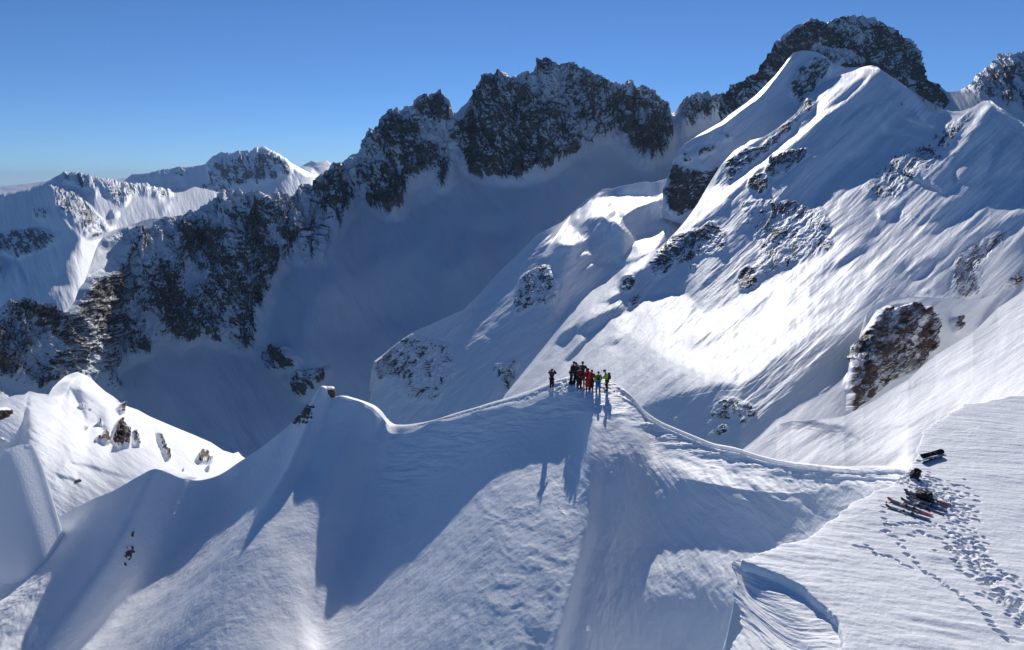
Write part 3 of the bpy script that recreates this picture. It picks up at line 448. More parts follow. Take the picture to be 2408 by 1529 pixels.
# ------------------------------------------------------------------ 5. the great right flank
D_m = [('P', A2([(620, 560), (1700, 560), (1911, 800), (1911, 1529), (300, 1529), (0, 1529), (300, 1250), (560, 1000)]), .20, 20),
    ('P', T8([(1030, 330), (900, 450), (800, 540), (700, 620), (600, 700), (545, 745), (470, 830), (400, 890), (300, 975), (230, 1040), (190, 1080), (85, 1120), (80, 1180), (105, 1260), (180, 1195), (230, 1182), (345, 1180), (370, 1200), (405, 1265), (500, 1235), (640, 1150), (760, 1080), (820, 1060), (860, 1030), (900, 985), (930, 920), (860, 880), (870, 800), (1010, 625), (1065, 635), (1110, 570), (1200, 490), (1260, 440), (1150, 425), (1100, 418), (1050, 440), (970, 505), (1060, 415), (1150, 400), (1110, 300)]), .62, 5),
    ('P', T8([(1140, 275), (1340, 435), (1250, 435), (1100, 415), (1090, 380), (1100, 310)]), .7, 4),
    ('P', A1([(780, 1190), (870, 1060), (1000, 960), (1170, 940), (1300, 860), (1480, 690), (1600, 540), (1700, 600), (1600, 800), (1300, 1000), (1000, 1270), (860, 1400), (700, 1400)]), .60, 4),
    ('P', A1([(780, 1190), (870, 1065), (1000, 975), (1170, 935), (1100, 975), (960, 1040), (860, 1120)]), -.1, 2),
    ('L', A2([(400, 640), (300, 700), (160, 820)]), 0, [7, 9, 3], 3), ('L', A2([(480, 640), (420, 710), (360, 780)]), 0, [6, 6, 3], 3),
    ('L', T8([(1110, 285), (1070, 330), (1000, 400), (900, 460), (800, 540), (700, 620), (640, 660), (590, 705), (545, 745), (470, 820), (390, 880), (300, 960), (240, 1010), (190, 1065)]), -.02, [4, 8, 8, 10, 11, 12, 12, 12, 14, 12, 12, 12, 8, 6], 4),
    ('L', T8([(1060, 290), (1020, 330), (950, 360), (900, 410)]), .02, [6, 6, 6, 2], 3), ('L', T8([(960, 310), (900, 380), (830, 440), (780, 500)]), .05, [6, 6, 4, 3], 3),
    ('L', A1([(1450, 850), (1380, 900), (1320, 970)]), 0, [3, 6, 3], 3), ('L', A1([(1911, 440), (1750, 640), (1520, 810)]), .05, [6, 5, 2], 3),
    ('L', A3([(1360, 320), (1200, 520), (1140, 600)]), 0, [3, 4, 5], 3), ('L', A3([(1220, 560), (1100, 740)]), .1, [10, 4], 6), ('L', A3([(1340, 600), (1260, 680)]), .1, [4, 4], 3), ('L', A3([(1911, 340), (1780, 430)]), 0, [6, 3], 3), ('L', A3([(1890, 140), (1760, 270)]), .05, [9, 3], 3),
    ('L', A3([(1540, 150), (1400, 260)]), .1, [5, 3], 3), ('L', A3([(500, 740), (380, 815)]), .1, [4, 3], 3), ('L', A3([(1160, 760), (1120, 800)]), .1, [5, 3], 3),
    # streaks on the lit slabs
    ('P', A3([(960, 1200), (1020, 1110), (1090, 1070), (1250, 1000), (1160, 1080), (1090, 1140), (1050, 1190), (1000, 1205)]), .85, 2.5),
    ('P', A3([(1480, 1030), (1500, 970), (1600, 930), (1540, 1000), (1500, 1040), (1400, 1105), (1390, 1080)]), .8, 2.5), ('P', A3([(1565, 1030), (1580, 990), (1670, 950), (1610, 1040)]), .8, 2), ('P', A3([(1460, 1190), (1500, 1160), (1570, 1160), (1490, 1215)]), .7, 2),
    ('P', A3([(450, 1520), (500, 1450), (600, 1380), (760, 1295), (700, 1350), (600, 1440), (570, 1500)]), .8, 2.5), ('P', A3([(610, 1490), (700, 1390), (830, 1310), (980, 1210), (850, 1340), (740, 1420), (640, 1485)]), .8, 2.5),
    ('P', A3([(1650, 830), (1720, 770), (1911, 650), (1911, 700), (1780, 790)]), .75, 3), ('P', A3([(1370, 1529), (1480, 1440), (1640, 1340), (1911, 1210), (1911, 1300), (1700, 1420), (1560, 1529)]), .5, 6), ('P', A3([(1500, 1240), (1700, 1130), (1911, 1040), (1911, 1060), (1700, 1180)]), .5, 5), ('P', A3([(1480, 1400), (1600, 1370), (1820, 1300), (1600, 1400)]), .6, 3),
    ('P', A5([(1120, 1080), (1200, 1040), (1290, 1000), (1280, 1030), (1200, 1090)]), .6, 3), ('P', A5([(930, 1310), (1000, 1240), (1100, 1180), (1270, 1100), (1300, 1150), (1200, 1200), (1080, 1290), (980, 1320)]), .75, 4), ('P', A5([(760, 1400), (800, 1330), (900, 1280), (940, 1230), (900, 1340), (820, 1390)]), .7, 4), ('P', A5([(830, 1529), (900, 1450), (1000, 1340), (1060, 1300), (1000, 1400), (880, 1529)]), .7, 4), ('P', A5([(1190, 1410), (1240, 1370), (1330, 1310), (1250, 1400)]), .6, 3),
    # right-hand part
    ('P', A2([(880, 650), (1100, 690), (1020, 800), (930, 770)]), .7, 3), ('P', A2([(700, 1050), (760, 1010), (830, 1030), (760, 1090)]), .7, 2), ('P', A2([(760, 740), (860, 660), (780, 800), (700, 900), (560, 970), (700, 830)]), -.02, 3), ('P', A2([(730, 900), (660, 980), (560, 1080), (600, 980)]), .65, 3),
    ('P', A2([(1390, 930), (1480, 800), (1590, 620), (1700, 700), (1880, 780), (1830, 860), (1640, 1050), (1610, 1180), (1540, 1300), (1420, 1370), (1290, 1390), (1220, 1470), (1130, 1430), (1040, 1360), (1130, 1270), (1250, 1170), (1330, 1060)]), .66, 5),
    ('P', A2([(1510, 960), (1610, 985), (1500, 1100), (1400, 1200), (1340, 1260), (1250, 1400), (1215, 1400), (1240, 1230), (1370, 1090)]), .12, 4),
    ('P', A2([(1540, 620), (1600, 620), (1540, 720), (1400, 870), (1250, 960), (1380, 820)]), -.05, 4),
    ('P', A2([(1880, 790), (1911, 830), (1800, 960), (1700, 1100), (1640, 1180), (1540, 1310), (1610, 1160), (1640, 1040), (1780, 910)]), .0, 4), ('P', A2([(1911, 860), (1911, 1300), (1600, 1330), (1640, 1200), (1760, 1040)]), .6, 8),
    ('P', A4([(0, 700), (200, 620), (330, 520), (420, 560), (300, 600), (180, 700), (0, 790)]), .72, 4), ('P', A4([(330, 410), (450, 380), (540, 340), (480, 420), (400, 440)]), .5, 4), ('P', A4([(340, 560), (420, 510), (560, 440), (470, 520), (370, 580)]), .65, 3),
    ('P', A4([(580, 210), (640, 160), (710, 190), (650, 260), (600, 270)]), .6, 3), ('P', A4([(880, 300), (960, 260), (1100, 140), (1300, 60), (1400, -20), (1600, -20), (1500, 90), (1350, 215), (1200, 320), (1080, 410), (960, 410), (1040, 350), (1110, 250), (960, 300)]), .62, 8),
    ('P', A4([(820, 660), (790, 780), (790, 1000), (700, 1030), (560, 1090), (480, 1220), (430, 1310), (430, 1529), (0, 1529), (0, 1400), (150, 1380), (330, 1150), (420, 980), (620, 830), (720, 700)]), .53, 14),
    ('P', A4([(830, 780), (900, 700), (990, 640), (1060, 640), (1030, 720), (960, 800), (920, 830), (830, 840)]), .62, 5), ('P', A4([(1080, 620), (1250, 500), (1380, 420), (1500, 400), (1400, 520), (1200, 680), (1050, 780)]), .42, 8),
    ('P', A4([(1500, 430), (1640, 310), (1911, 180), (1911, 300), (1700, 450), (1640, 540), (1500, 620), (1250, 640), (1300, 560)]), .62, 8), ('P', A4([(1911, 450), (1700, 620), (1560, 760), (1470, 900), (1560, 1000), (1640, 990), (1700, 930), (1760, 830), (1911, 700)]), .58, 10), ('P', A4([(1250, 640), (1400, 700), (1400, 900), (1500, 1040), (1100, 1020), (1050, 900)]), .60, 10),
    ('L', A4([(880, 700), (1080, 520), (1300, 330), (1600, 100)]), .0, [3, 8, 12, 14], 8), ('L', A4([(1720, 430), (1600, 580), (1470, 680)]), .0, [4, 10, 5], 4),
    # gully at the foot
    ('P', [(1500, 965), (1560, 940), (1612, 922), (1660, 908), (1696, 904), (1741, 900), (1770, 885), (1790, 873), (1812, 846), (1880, 820), (1960, 790), (2040, 780), (2050, 900), (1900, 1010), (1740, 1100), (1650, 1090), (1560, 1020)], .74, 6)]
D_r = [('P', A3([(620, 330), (820, 380), (840, 600), (560, 640), (130, 860), (60, 720), (300, 430)]), .30, 5), ('P', A3([(930, 60), (1500, 60), (1800, 200), (1850, 560), (1700, 620), (1200, 800), (940, 960), (1140, 560)]), .26, 8), ('P', A2([(350, 1450), (560, 1130), (900, 1020), (1100, 850), (1500, 640), (1100, 1180), (700, 1529), (500, 1529)]), .30, 8), ('P', A4([(1180, 1000), (1240, 600), (1560, 420), (1800, 330), (1700, 520), (1480, 760), (1500, 1000)]), .30, 8)] + [('P', A1(p), d, 3) for p, d in [([(800, 1180), (1000, 1050), (1150, 1030), (1300, 870), (1480, 680), (1600, 560), (1700, 620), (1500, 800), (1320, 990), (1010, 1260), (850, 1400)], .52), ([(1020, 1380), (1080, 1280), (1180, 1270), (1220, 1330), (1220, 1420), (1150, 1480), (1060, 1430)], .74), ([(1180, 1250), (1250, 1100), (1380, 1060), (1600, 1020), (1610, 1100), (1500, 1200), (1350, 1310), (1260, 1330)], .5), ([(1230, 1160), (1280, 1080), (1290, 1160)], .8)]]
D_r += [('P', A3(p), d, 3) for p, d in [([(110, 700), (190, 560), (300, 450), (420, 430), (400, 560), (300, 720), (200, 790), (130, 740)], .64), ([(420, 500), (440, 400), (560, 380), (620, 460), (520, 520), (520, 640), (420, 660), (380, 600)], .58), ([(610, 310), (700, 280), (820, 400), (780, 430), (700, 440), (640, 440)], .6), ([(750, 560), (760, 520), (820, 480), (790, 540)], .75), ([(470, 700), (540, 690), (540, 740), (490, 765)], .82), ([(920, 860), (960, 760), (1040, 700), (1060, 780), (940, 870)], .82), ([(950, 970), (960, 850), (1080, 740), (1140, 880), (1060, 930)], .7),
    ([(970, 300), (1040, 290), (1020, 330), (980, 330)], .8), ([(1270, 150), (1440, 110), (1420, 200), (1250, 270)], .58), ([(1200, 420), (1300, 370), (1400, 380), (1200, 510)], .42), ([(1700, 550), (1720, 470), (1820, 450), (1800, 560)], .64), ([(1500, 200), (1540, 170), (1560, 200)], .8), ([(1640, 150), (1730, 130), (1720, 180)], .6), ([(1660, 280), (1790, 330), (1770, 370), (1690, 320)], .55), ([(1420, 640), (1450, 630), (1440, 670)], .9), ([(1490, 400), (1600, 470), (1540, 560), (1480, 530)], .36), ([(1240, 770), (1270, 770), (1260, 790)], .9), ([(780, 130), (870, 40), (870, 90), (800, 150)], .5), ([(600, 1480), (660, 1450), (640, 1490)], .7), ([(1570, 870), (1640, 810), (1640, 850)], .45)]]
D_r += [('P', A5(p), d, 3) for p, d in [([(1270, 960), (1290, 870), (1390, 860), (1390, 960), (1300, 1010)], .68), ([(1320, 1150), (1340, 1060), (1460, 990), (1470, 1010), (1380, 1110)], .68), ([(940, 1300), (1000, 1270), (960, 1310)], .5)]]
D_r += [('P', A4(p), d, 3) for p, d in [([(1240, 790), (1270, 650), (1320, 700), (1300, 790)], .66), ([(1320, 680), (1420, 620), (1490, 650), (1440, 720), (1360, 790), (1330, 740)], .74), ([(1320, 850), (1400, 790), (1440, 800), (1400, 870)], .72), ([(1540, 560), (1600, 470), (1680, 450), (1640, 520)], .66), ([(1270, 930), (1400, 1030), (1300, 1010)], .7), ([(1130, 1000), (1200, 960), (1200, 1010)], .66), ([(1400, 940), (1500, 910), (1440, 980)], .5), ([(500, 230), (570, 190), (560, 260), (510, 270)], .6), ([(400, 330), (440, 260), (460, 270)], .6), ([(0, 340), (30, 360), (0, 370)], .8), ([(0, 460), (50, 460), (70, 510), (0, 540)], .6), ([(830, 1000), (1010, 900), (1020, 960)], .42), ([(670, 70), (740, 0), (700, 60)], .6), ([(1060, 900), (1090, 920), (1070, 930)], .8)]]
D_r += [('P', A2(p), d, 3) for p, d in [([(1170, 940), (1240, 860), (1230, 920), (1190, 950)], .9), ([(1030, 1330), (1050, 1310), (1080, 1330), (1040, 1350)], 1.0), ([(430, 1370), (520, 1220), (700, 1180), (900, 1060), (1060, 1020), (1060, 1110), (900, 1250), (760, 1400), (640, 1480)], .34), ([(1020, 1130), (1060, 1050), (1060, 1110)], .7), ([(1710, 1210), (1790, 1210), (1740, 1240)], .9), ([(1630, 740), (1700, 730), (1690, 760), (1650, 760)], .9), ([(1590, 820), (1620, 820), (1600, 840)], .9), ([(150, 830), (210, 830), (180, 880)], .6), ([(540, 320), (600, 360), (690, 470), (640, 460), (560, 350)], .7), ([(480, 560), (840, 620), (740, 650), (500, 600)], .55), ([(580, 500), (660, 520), (640, 545)], .6), ([(1540, 1310), (1570, 1300), (1560, 1340)], .9), ([(1060, 920), (1160, 850), (1120, 880)], .5)]]
D_r += [('P', T5(p), d, 2.5) for p, d in [([(560, 290), (640, 190), (720, 200), (820, 240), (790, 300), (640, 320)], .36), ([(612, 395), (640, 352), (680, 338), (682, 365), (640, 398)], 1.0), ([(780, 265), (818, 262), (812, 300), (785, 312)], .95), ([(725, 355), (755, 310), (790, 325), (750, 350)], .9), ([(625, 310), (640, 290), (655, 300)], .9), ([(470, 65), (500, 20), (510, 40)], .6)]]
flank('mountain_slope', [(1145, 1000, 268), (1190, 925, 290), (1250, 852, 310), (1300, 790, 330), (1340, 742, 345), (1400, 690, 360), (1440, 652, 372), (1500, 618, 386), (1551, 584, 402), (1590, 545, 418), (1615, 515, 430), (1640, 480, 440), (1660, 445, 450), (1680, 412, 466), (1697, 387, 480), (1726, 355, 495), (1766, 330, 514), (1795, 323, 525), (1825, 306, 537), (1874, 266, 560), (1899, 227, 572), (1948, 190, 600), (1974, 178, 610), (2000, 170, 620), (2030, 158, 632), (2048, 155, 635), (2062, 158, 636), (2080, 170, 635), (2110, 190, 632), (2150, 218, 622), (2200, 248, 608), (2222, 260, 602), (2240, 263, 597), (2262, 262, 590), (2290, 252, 583), (2310, 240, 578), (2330, 237, 573), (2345, 250, 570), (2365, 262, 566), (2385, 275, 563), (2408, 292, 560), (2450, 320, 550), (2540, 380, 520)],
      [(1145, 1012, 262), (1290, 950, 240), (1440, 965, 212), (1518, 1005, 190), (1600, 1050, 172), (1740, 1085, 145), (1850, 1020, 150), (1950, 970, 160), (2035, 880, 180), (2060, 790, 208), (2136, 760, 218), (2288, 765, 234), (2408, 700, 272), (2540, 600, 320)],
      1500, 860, .15, D_m, D_r, S_SLOPE, ribs=[(.0060, 420, 56, 3.0), (.0016, 260, 20, 2.0), (.0005, 130, 8, 2.7)], streak=[(.10, 300, 30, 5.0)], ang=R(-43), relief=.006, rough=40., snowamp=.0016, rscale=(22, 10), jag=2, topy=[(1700, 0), (1900, .6), (2540, 1)], lam=.22, soft=80., aware=1)

# ------------------------------------------------------------------ 6. spur with the brown cliff, and the near snow slab
flank('rocky_spur', [(1700, 1090, 78), (1740, 1062, 84), (1785, 1026, 98), (1826, 986, 108), (1848, 976, 112), (1879, 952, 118), (1946, 920, 132), (1980, 893, 142), (2008, 855, 152), (2014, 820, 158), (2025, 780, 170), (2037, 738, 190), (2050, 722, 196), (2066, 711, 200), (2100, 702, 206), (2136, 697, 210), (2200, 700, 215), (2240, 702, 219), (2288, 707, 225), (2330, 697, 232), (2346, 688, 238), (2370, 658, 250), (2408, 610, 265), (2540, 490, 300)],
      [(1700, 1110, 76), (1848, 1010, 104), (1930, 1000, 112), (1988, 1000, 124), (2040, 985, 140), (2090, 955, 158), (2136, 925, 174), (2200, 870, 192), (2288, 815, 205), (2346, 760, 220), (2408, 720, 238), (2540, 640, 280)], 700, 420, .60,
      [('P', [(1700, 1090), (1848, 970), (1946, 915), (2010, 850), (1990, 980), (1900, 1010), (1700, 1120)], .0, 4), ('P', A4([(430, 1320), (520, 1130), (660, 1070), (960, 1110), (1000, 1400), (1040, 1529), (420, 1529)]), 1.6, 8), ('P', T5([(1290, 290), (1300, 120), (1370, 0), (1480, 0), (1500, 100), (1330, 280)]), 1.8, 6),
       ('P', A4([(520, 1120), (650, 1040), (820, 1000), (1000, 1010), (900, 1060), (700, 1080), (600, 1100)]), .1, 4), ('P', A4([(1040, 1060), (1120, 1050), (980, 1120), (960, 1190), (850, 1320), (760, 1529), (700, 1529), (860, 1260)]), .25, 4),
       ('P', A4([(1620, 1000), (1911, 700), (1911, 1060), (1640, 1240), (1500, 1310), (1490, 1220), (1540, 1120)]), .02, 5)],
      [('P', A4([(300, 1529), (360, 1380), (440, 1250), (500, 1150), (620, 1100), (560, 1529)]), .56, 4), ('P', A4([(300, 1529), (1000, 1480), (900, 1700), (500, 1860), (200, 1900)]), .50, 5)] +
      [('P', A4([(430, 1529), (440, 1310), (560, 1230), (640, 1130), (780, 1090), (970, 1110), (1000, 1180), (1060, 1300), (1080, 1400), (1030, 1529)]), .42, 4), ('P', T5([(1290, 290), (1305, 140), (1370, 0), (1560, 0), (1540, 90), (1400, 220)]), .40, 4)] +
      [('P', A4(p), d, 2) for p, d in [([(430, 1310), (540, 1265), (560, 1300), (520, 1400), (450, 1420)], .98), ([(670, 1200), (760, 1160), (730, 1240), (720, 1290), (670, 1290)], .98), ([(850, 1180), (900, 1130), (965, 1120), (930, 1200), (890, 1220)], 1.0), ([(785, 1100), (865, 1105), (840, 1140), (800, 1135)], .98), ([(630, 1150), (660, 1130), (655, 1170)], .9), ([(620, 1310), (720, 1300), (820, 1240), (830, 1290), (760, 1440), (700, 1470), (640, 1400)], .62), ([(850, 1385), (890, 1300), (960, 1265), (1000, 1380), (900, 1405)], 1.05), ([(820, 1430), (1000, 1440), (1020, 1529), (800, 1529)], 1.0), ([(430, 1529), (430, 1440), (560, 1470), (650, 1450), (700, 1529)], .95), ([(980, 1170), (1030, 1190), (1080, 1330), (1050, 1380), (1000, 1330)], .5), ([(1205, 1240), (1240, 1205), (1275, 1230), (1255, 1290), (1295, 1300), (1240, 1355), (1225, 1300)], 1.0), ([(1720, 890), (1750, 840), (1805, 825), (1790, 860), (1740, 920)], .98), ([(1640, 1230), (1660, 1180), (1705, 1155), (1690, 1210)], 1.0), ([(1720, 1160), (1740, 1130), (1765, 1150), (1740, 1170)], 1.0), ([(1800, 1080), (1825, 1070), (1845, 1090), (1820, 1100)], 1.0), ([(1780, 900), (1840, 860), (1800, 930)], .6), ([(480, 1200), (510, 1160), (500, 1210)], .6)]]
      + [('P', T5(p), d, 2) for p, d in [([(1365, 120), (1385, 40), (1430, 40), (1425, 80), (1390, 140)], 1.0), ([(1340, 110), (1370, 10), (1385, 30), (1365, 150)], .9), ([(1295, 290), (1298, 240), (1330, 230), (1318, 270)], .98), ([(1305, 240), (1310, 150), (1340, 150), (1335, 220)], .95), ([(1370, 220), (1375, 180), (1410, 150), (1410, 210)], .95), ([(1470, 150), (1480, 110), (1500, 120), (1490, 145)], .95), ([(1440, 0), (1560, 0), (1540, 70), (1480, 80)], .52), ([(1420, 30), (1450, 20), (1440, 60)], .8), ([(1640, 150), (1660, 115), (1670, 130)], .7)]],
      S_NEAR, streak=[(.10, 60, 12, 5.0)], ang=R(-45), relief=.020, rough=44., snowamp=.001, rblur=1.6, rscale=(16, 10), back=.06)
flank('snow_slope', [(1690, 1100, 55), (1732, 1066, 64), (1785, 1035, 76), (1826, 1000, 88), (1860, 990, 94), (1900, 988, 99), (1950, 985, 104), (1985, 979, 109), (2005, 968, 114), (2030, 958, 119), (2060, 940, 125), (2090, 920, 131), (2136, 893, 138), (2165, 865, 146), (2200, 836, 155), (2240, 812, 163), (2288, 783, 175), (2346, 725, 195), (2408, 684, 215), (2540, 590, 250)],
      [(1690, 1130, 50), (1850, 1150, 45), (2150, 1150, 42), (2250, 1070, 48), (2540, 1020, 54)], 700, 420, .02,
      [('P', T5([(970, 520), (1010, 470), (1110, 410), (1260, 330), (1270, 345), (1120, 430), (1020, 500)]), .42, 4), ('P', T5([(860, 470), (920, 390), (980, 300), (1030, 290), (1000, 340), (920, 440)]), .45, 4), ('P', T5([(1500, 560), (1530, 500), (1600, 445), (1590, 500), (1530, 550)]), .8, 3), ('P', T5([(1600, 180), (1640, 130), (1800, 90), (2000, 0), (1900, 80), (1700, 150)]), .4, 8), ('P', T5([(1640, 150), (1660, 110), (1670, 140)]), .9, 3), ('P', T5([(1040, 530), (1100, 470), (1200, 400), (1110, 480)]), .35, 4),
       ('L', [(1870, 1010), (1940, 975), (1985, 945)], .5, 4, 4)],
      [('P', T5([(985, 330), (1000, 290), (1030, 290), (1010, 330)]), .5, 2), ('P', T5([(1640, 155), (1650, 120), (1668, 125), (1655, 155)]), .7, 2)], S_NEAR, aware=1, lam=1.2, soft=90., ribs=[(.0016, 400, 60, 3.0), (.0007, 200, 16, 2.0), (.0003, 60, 6, 2.7)], streak=[(.06, 200, 30, 5.0)], ang=R(-32), relief=.004, snowamp=.0012)
# white hill behind the left end of the crest
flank('snow_hill', T3([(-60, 330, 86), (0, 298, 88), (20, 292, 89), (50, 280, 90), (80, 272, 92), (120, 270, 94), (145, 252, 96), (180, 262, 98), (240, 270, 102), (260, 235, 106), (290, 205, 109), (320, 180, 112), (345, 168, 114), (380, 158, 116), (420, 172, 118), (450, 190, 119), (480, 220, 120), (520, 255, 121), (560, 280, 122), (600, 318, 123), (680, 345, 124), (740, 378, 125), (850, 425, 126), (960, 470, 127), (1040, 505, 127), (1100, 545, 127), (1150, 560, 127), (1175, 552, 127), (1195, 575, 127), (1240, 600, 127)]),
      [(-30, 1230, 79), (79, 1240, 79), (129, 1255, 79), (229, 1220, 79), (367, 1150, 80), (458, 1165, 82), (515, 1145, 88), (592, 1120, 100)], 620, 380, .08,
      [('P', T3([(-60, 250), (140, 250), (115, 370), (105, 450), (90, 515), (60, 560), (-60, 640)]), .68, 2.5), ('P', T3([(235, 275), (300, 210), (345, 205), (330, 250), (300, 275)]), .62, 2), ('P', T3([(330, 175), (380, 162), (400, 175), (360, 190)]), .4, 2),
       ('P', T3([(350, 240), (420, 250), (500, 300), (560, 350), (600, 390), (580, 480), (540, 510), (510, 440), (480, 400), (430, 440), (410, 360), (380, 300)]), .60, 5), ('P', T3([(560, 290), (620, 350), (590, 365)]), .8, 3), ('P', T3([(760, 440), (850, 480), (930, 540), (980, 560), (1040, 620), (1080, 665), (960, 680), (900, 650), (850, 600), (810, 530)]), .52, 6), ('L', T3([(330, 600), (430, 620), (560, 660), (640, 680)]), .5, [2, 8, 8, 4], 5), ('L', T3([(290, 670), (370, 690)]), .4, 6, 5),
       ('P', T3([(940, 530), (1000, 540), (1110, 630), (1080, 665)]), .1, 4)],
      [('P', T3(p), d, 1.8) for p, d in [([(552, 500), (565, 430), (590, 390), (610, 440), (640, 450), (640, 530), (590, 535)], 1.1), ([(490, 500), (515, 450), (542, 515), (515, 520)], 1.0), ([(645, 480), (665, 455), (692, 530), (670, 525)], 1.0), ([(600, 440), (625, 440), (640, 490)], .8), ([(565, 340), (600, 335), (618, 365), (590, 365)], 1.0), ([(555, 290), (575, 290), (600, 330), (580, 320)], .8), ([(765, 450), (790, 490), (835, 590), (815, 595), (780, 510)], .72), ([(815, 570), (832, 565), (835, 600), (818, 600)], 1.0), ([(960, 600), (985, 560), (1010, 570), (1050, 615), (1010, 615), (980, 615)], .78), ([(1005, 640), (1035, 635), (1030, 655)], .9), ([(1055, 520), (1090, 525), (1085, 550)], .8), ([(-60, 350), (40, 340), (30, 370), (-60, 420)], .95), ([(390, 320), (410, 320), (408, 340)], .9), ([(410, 425), (428, 430), (422, 448)], .9), ([(468, 485), (488, 490), (480, 508)], .9), ([(430, 180), (470, 190), (510, 240), (500, 250), (460, 210)], .6), ([(480, 410), (500, 400), (505, 430)], .7), ([(436, 340), (452, 338), (445, 350)], .8), ([(895, 640), (915, 640), (905, 652)], .8), ([(0, 490), (15, 480), (10, 510)], .7)]],
      S_NEAR, streak=[(.10, 60, 16, 5.0), (.06, 20, 6, 2)], ang=R(35), relief=.014, rough=30., snowamp=.0012, rblur=1.2, rscale=(9, 11), back=.10)

# ------------------------------------------------------------------ 7. the crest the party stands on
def sunpix():
    d = SD[1]*cp - SD[2]*sp; v = SD[1]*sp + SD[2]*cp
    return CX + F*SD[0]/d, CY - F*v/d
def shade_point(P0, py):
    """where the shadow of crest point P0 comes to lie on picture row py"""
    k = float(kz(py)); lam = (P0[2] - k*P0[1])/(SD[2] - k*SD[1])
    return P0 - lam*SD, lam
# crest: (px, py, Y, row of its shadow's edge)
CR = [(-330, 1160, 50, 1500), (-200, 1130, 52, 1440), (-60, 1092, 55, 1300), (24, 1057, 58, 1215), (60, 1048, 60, 1215), (79, 1049, 61, 1222), (86, 1100, 62, 1240), (98, 1160, 63, 1262), (129, 1214, 64, 1300), (180, 1192, 66, 1380), (229, 1169, 66, 1335), (262, 1156, 66, 1318), (297, 1137, 66, 1470), (330, 1118, 66, 1540), (367, 1102, 66, 1560), (400, 1112, 67, 1555), (429, 1124, 68, 1535), (458, 1129, 70, 1450), (515, 1117, 72, 1378),
      (568, 1083, 72, 1326), (603, 1061, 72, 1281), (658, 1019, 71, 1235), (692, 990, 71, 1198), (712, 970, 70.5, 1183), (733, 940, 70, 1214), (746, 919, 70, 1190), (756, 908, 70, 1178), (767, 912, 70, 1185), (782, 934, 70, 1200), (801, 931, 69.5, 1219), (826, 937, 69, 1160), (851, 945, 68.5, 1088), (864, 950, 68.3, 1200), (876, 956, 68, 1400), (890, 968, 67.5, 1440), (905, 987, 67, 1460), (918, 998, 66.5, 1476), (940, 1001, 66, 1486), (975, 998, 65, 1434), (1017, 989, 63.5, 1381), (1070, 973, 61.5, 1300), (1112, 961, 60, 1243),
      (1165, 945, 58.6, 1152), (1195, 937, 57.8, 1108), (1225, 928, 57.2, 1095), (1278, 908, 56.4, 1088), (1318, 893, 55.8, 1086), (1345, 887, 55.4, 1074)]
CAPY = lambda x: (1 + .35*math.sin(x*.11) + .25*math.sin(x*.047 + 1))* float(np.interp(x, [-400, 500, 850, 880, 940, 1100, 1200, 1300, 1345], [.25, .25, .4, 1.0, 1.1, 1.15, 1.5, 1.9, 2.1]))   # depth of the bright cap behind the cornice edge, m
rowsA = [[] for _ in range(8)]
for (x, y, Y, sy) in CR:
    c = world(x, y, Y); cap = CAPY(x)
    e = c + np.array([0, -cap, -cap*.20]) + (np.array([0, .3*math.sin(x*.21), .10*math.sin(x*.13 + 2)]) if 870 < x < 1290 else 0)
    back = c + (np.array([0, .8, -2.5]) if x < 140 else np.array([0, 1.6, -.5]))
    s4, lam_ = shade_point(e, sy)
    s3a = e - SD*lam_*.20; s3a[2] -= .045*lam_ + .1
    s3 = e - SD*lam_*.52; s3[2] -= .065*lam_ + .1
    sl5 = .20; s5 = s4 + np.array([-.4, -6, -6*sl5]); s6 = s5 + np.array([-.8, -12, -12*.26])
    for i, q in enumerate((back, c, e, s3a, s3, s4, s5, s6)): rowsA[i].append(q)
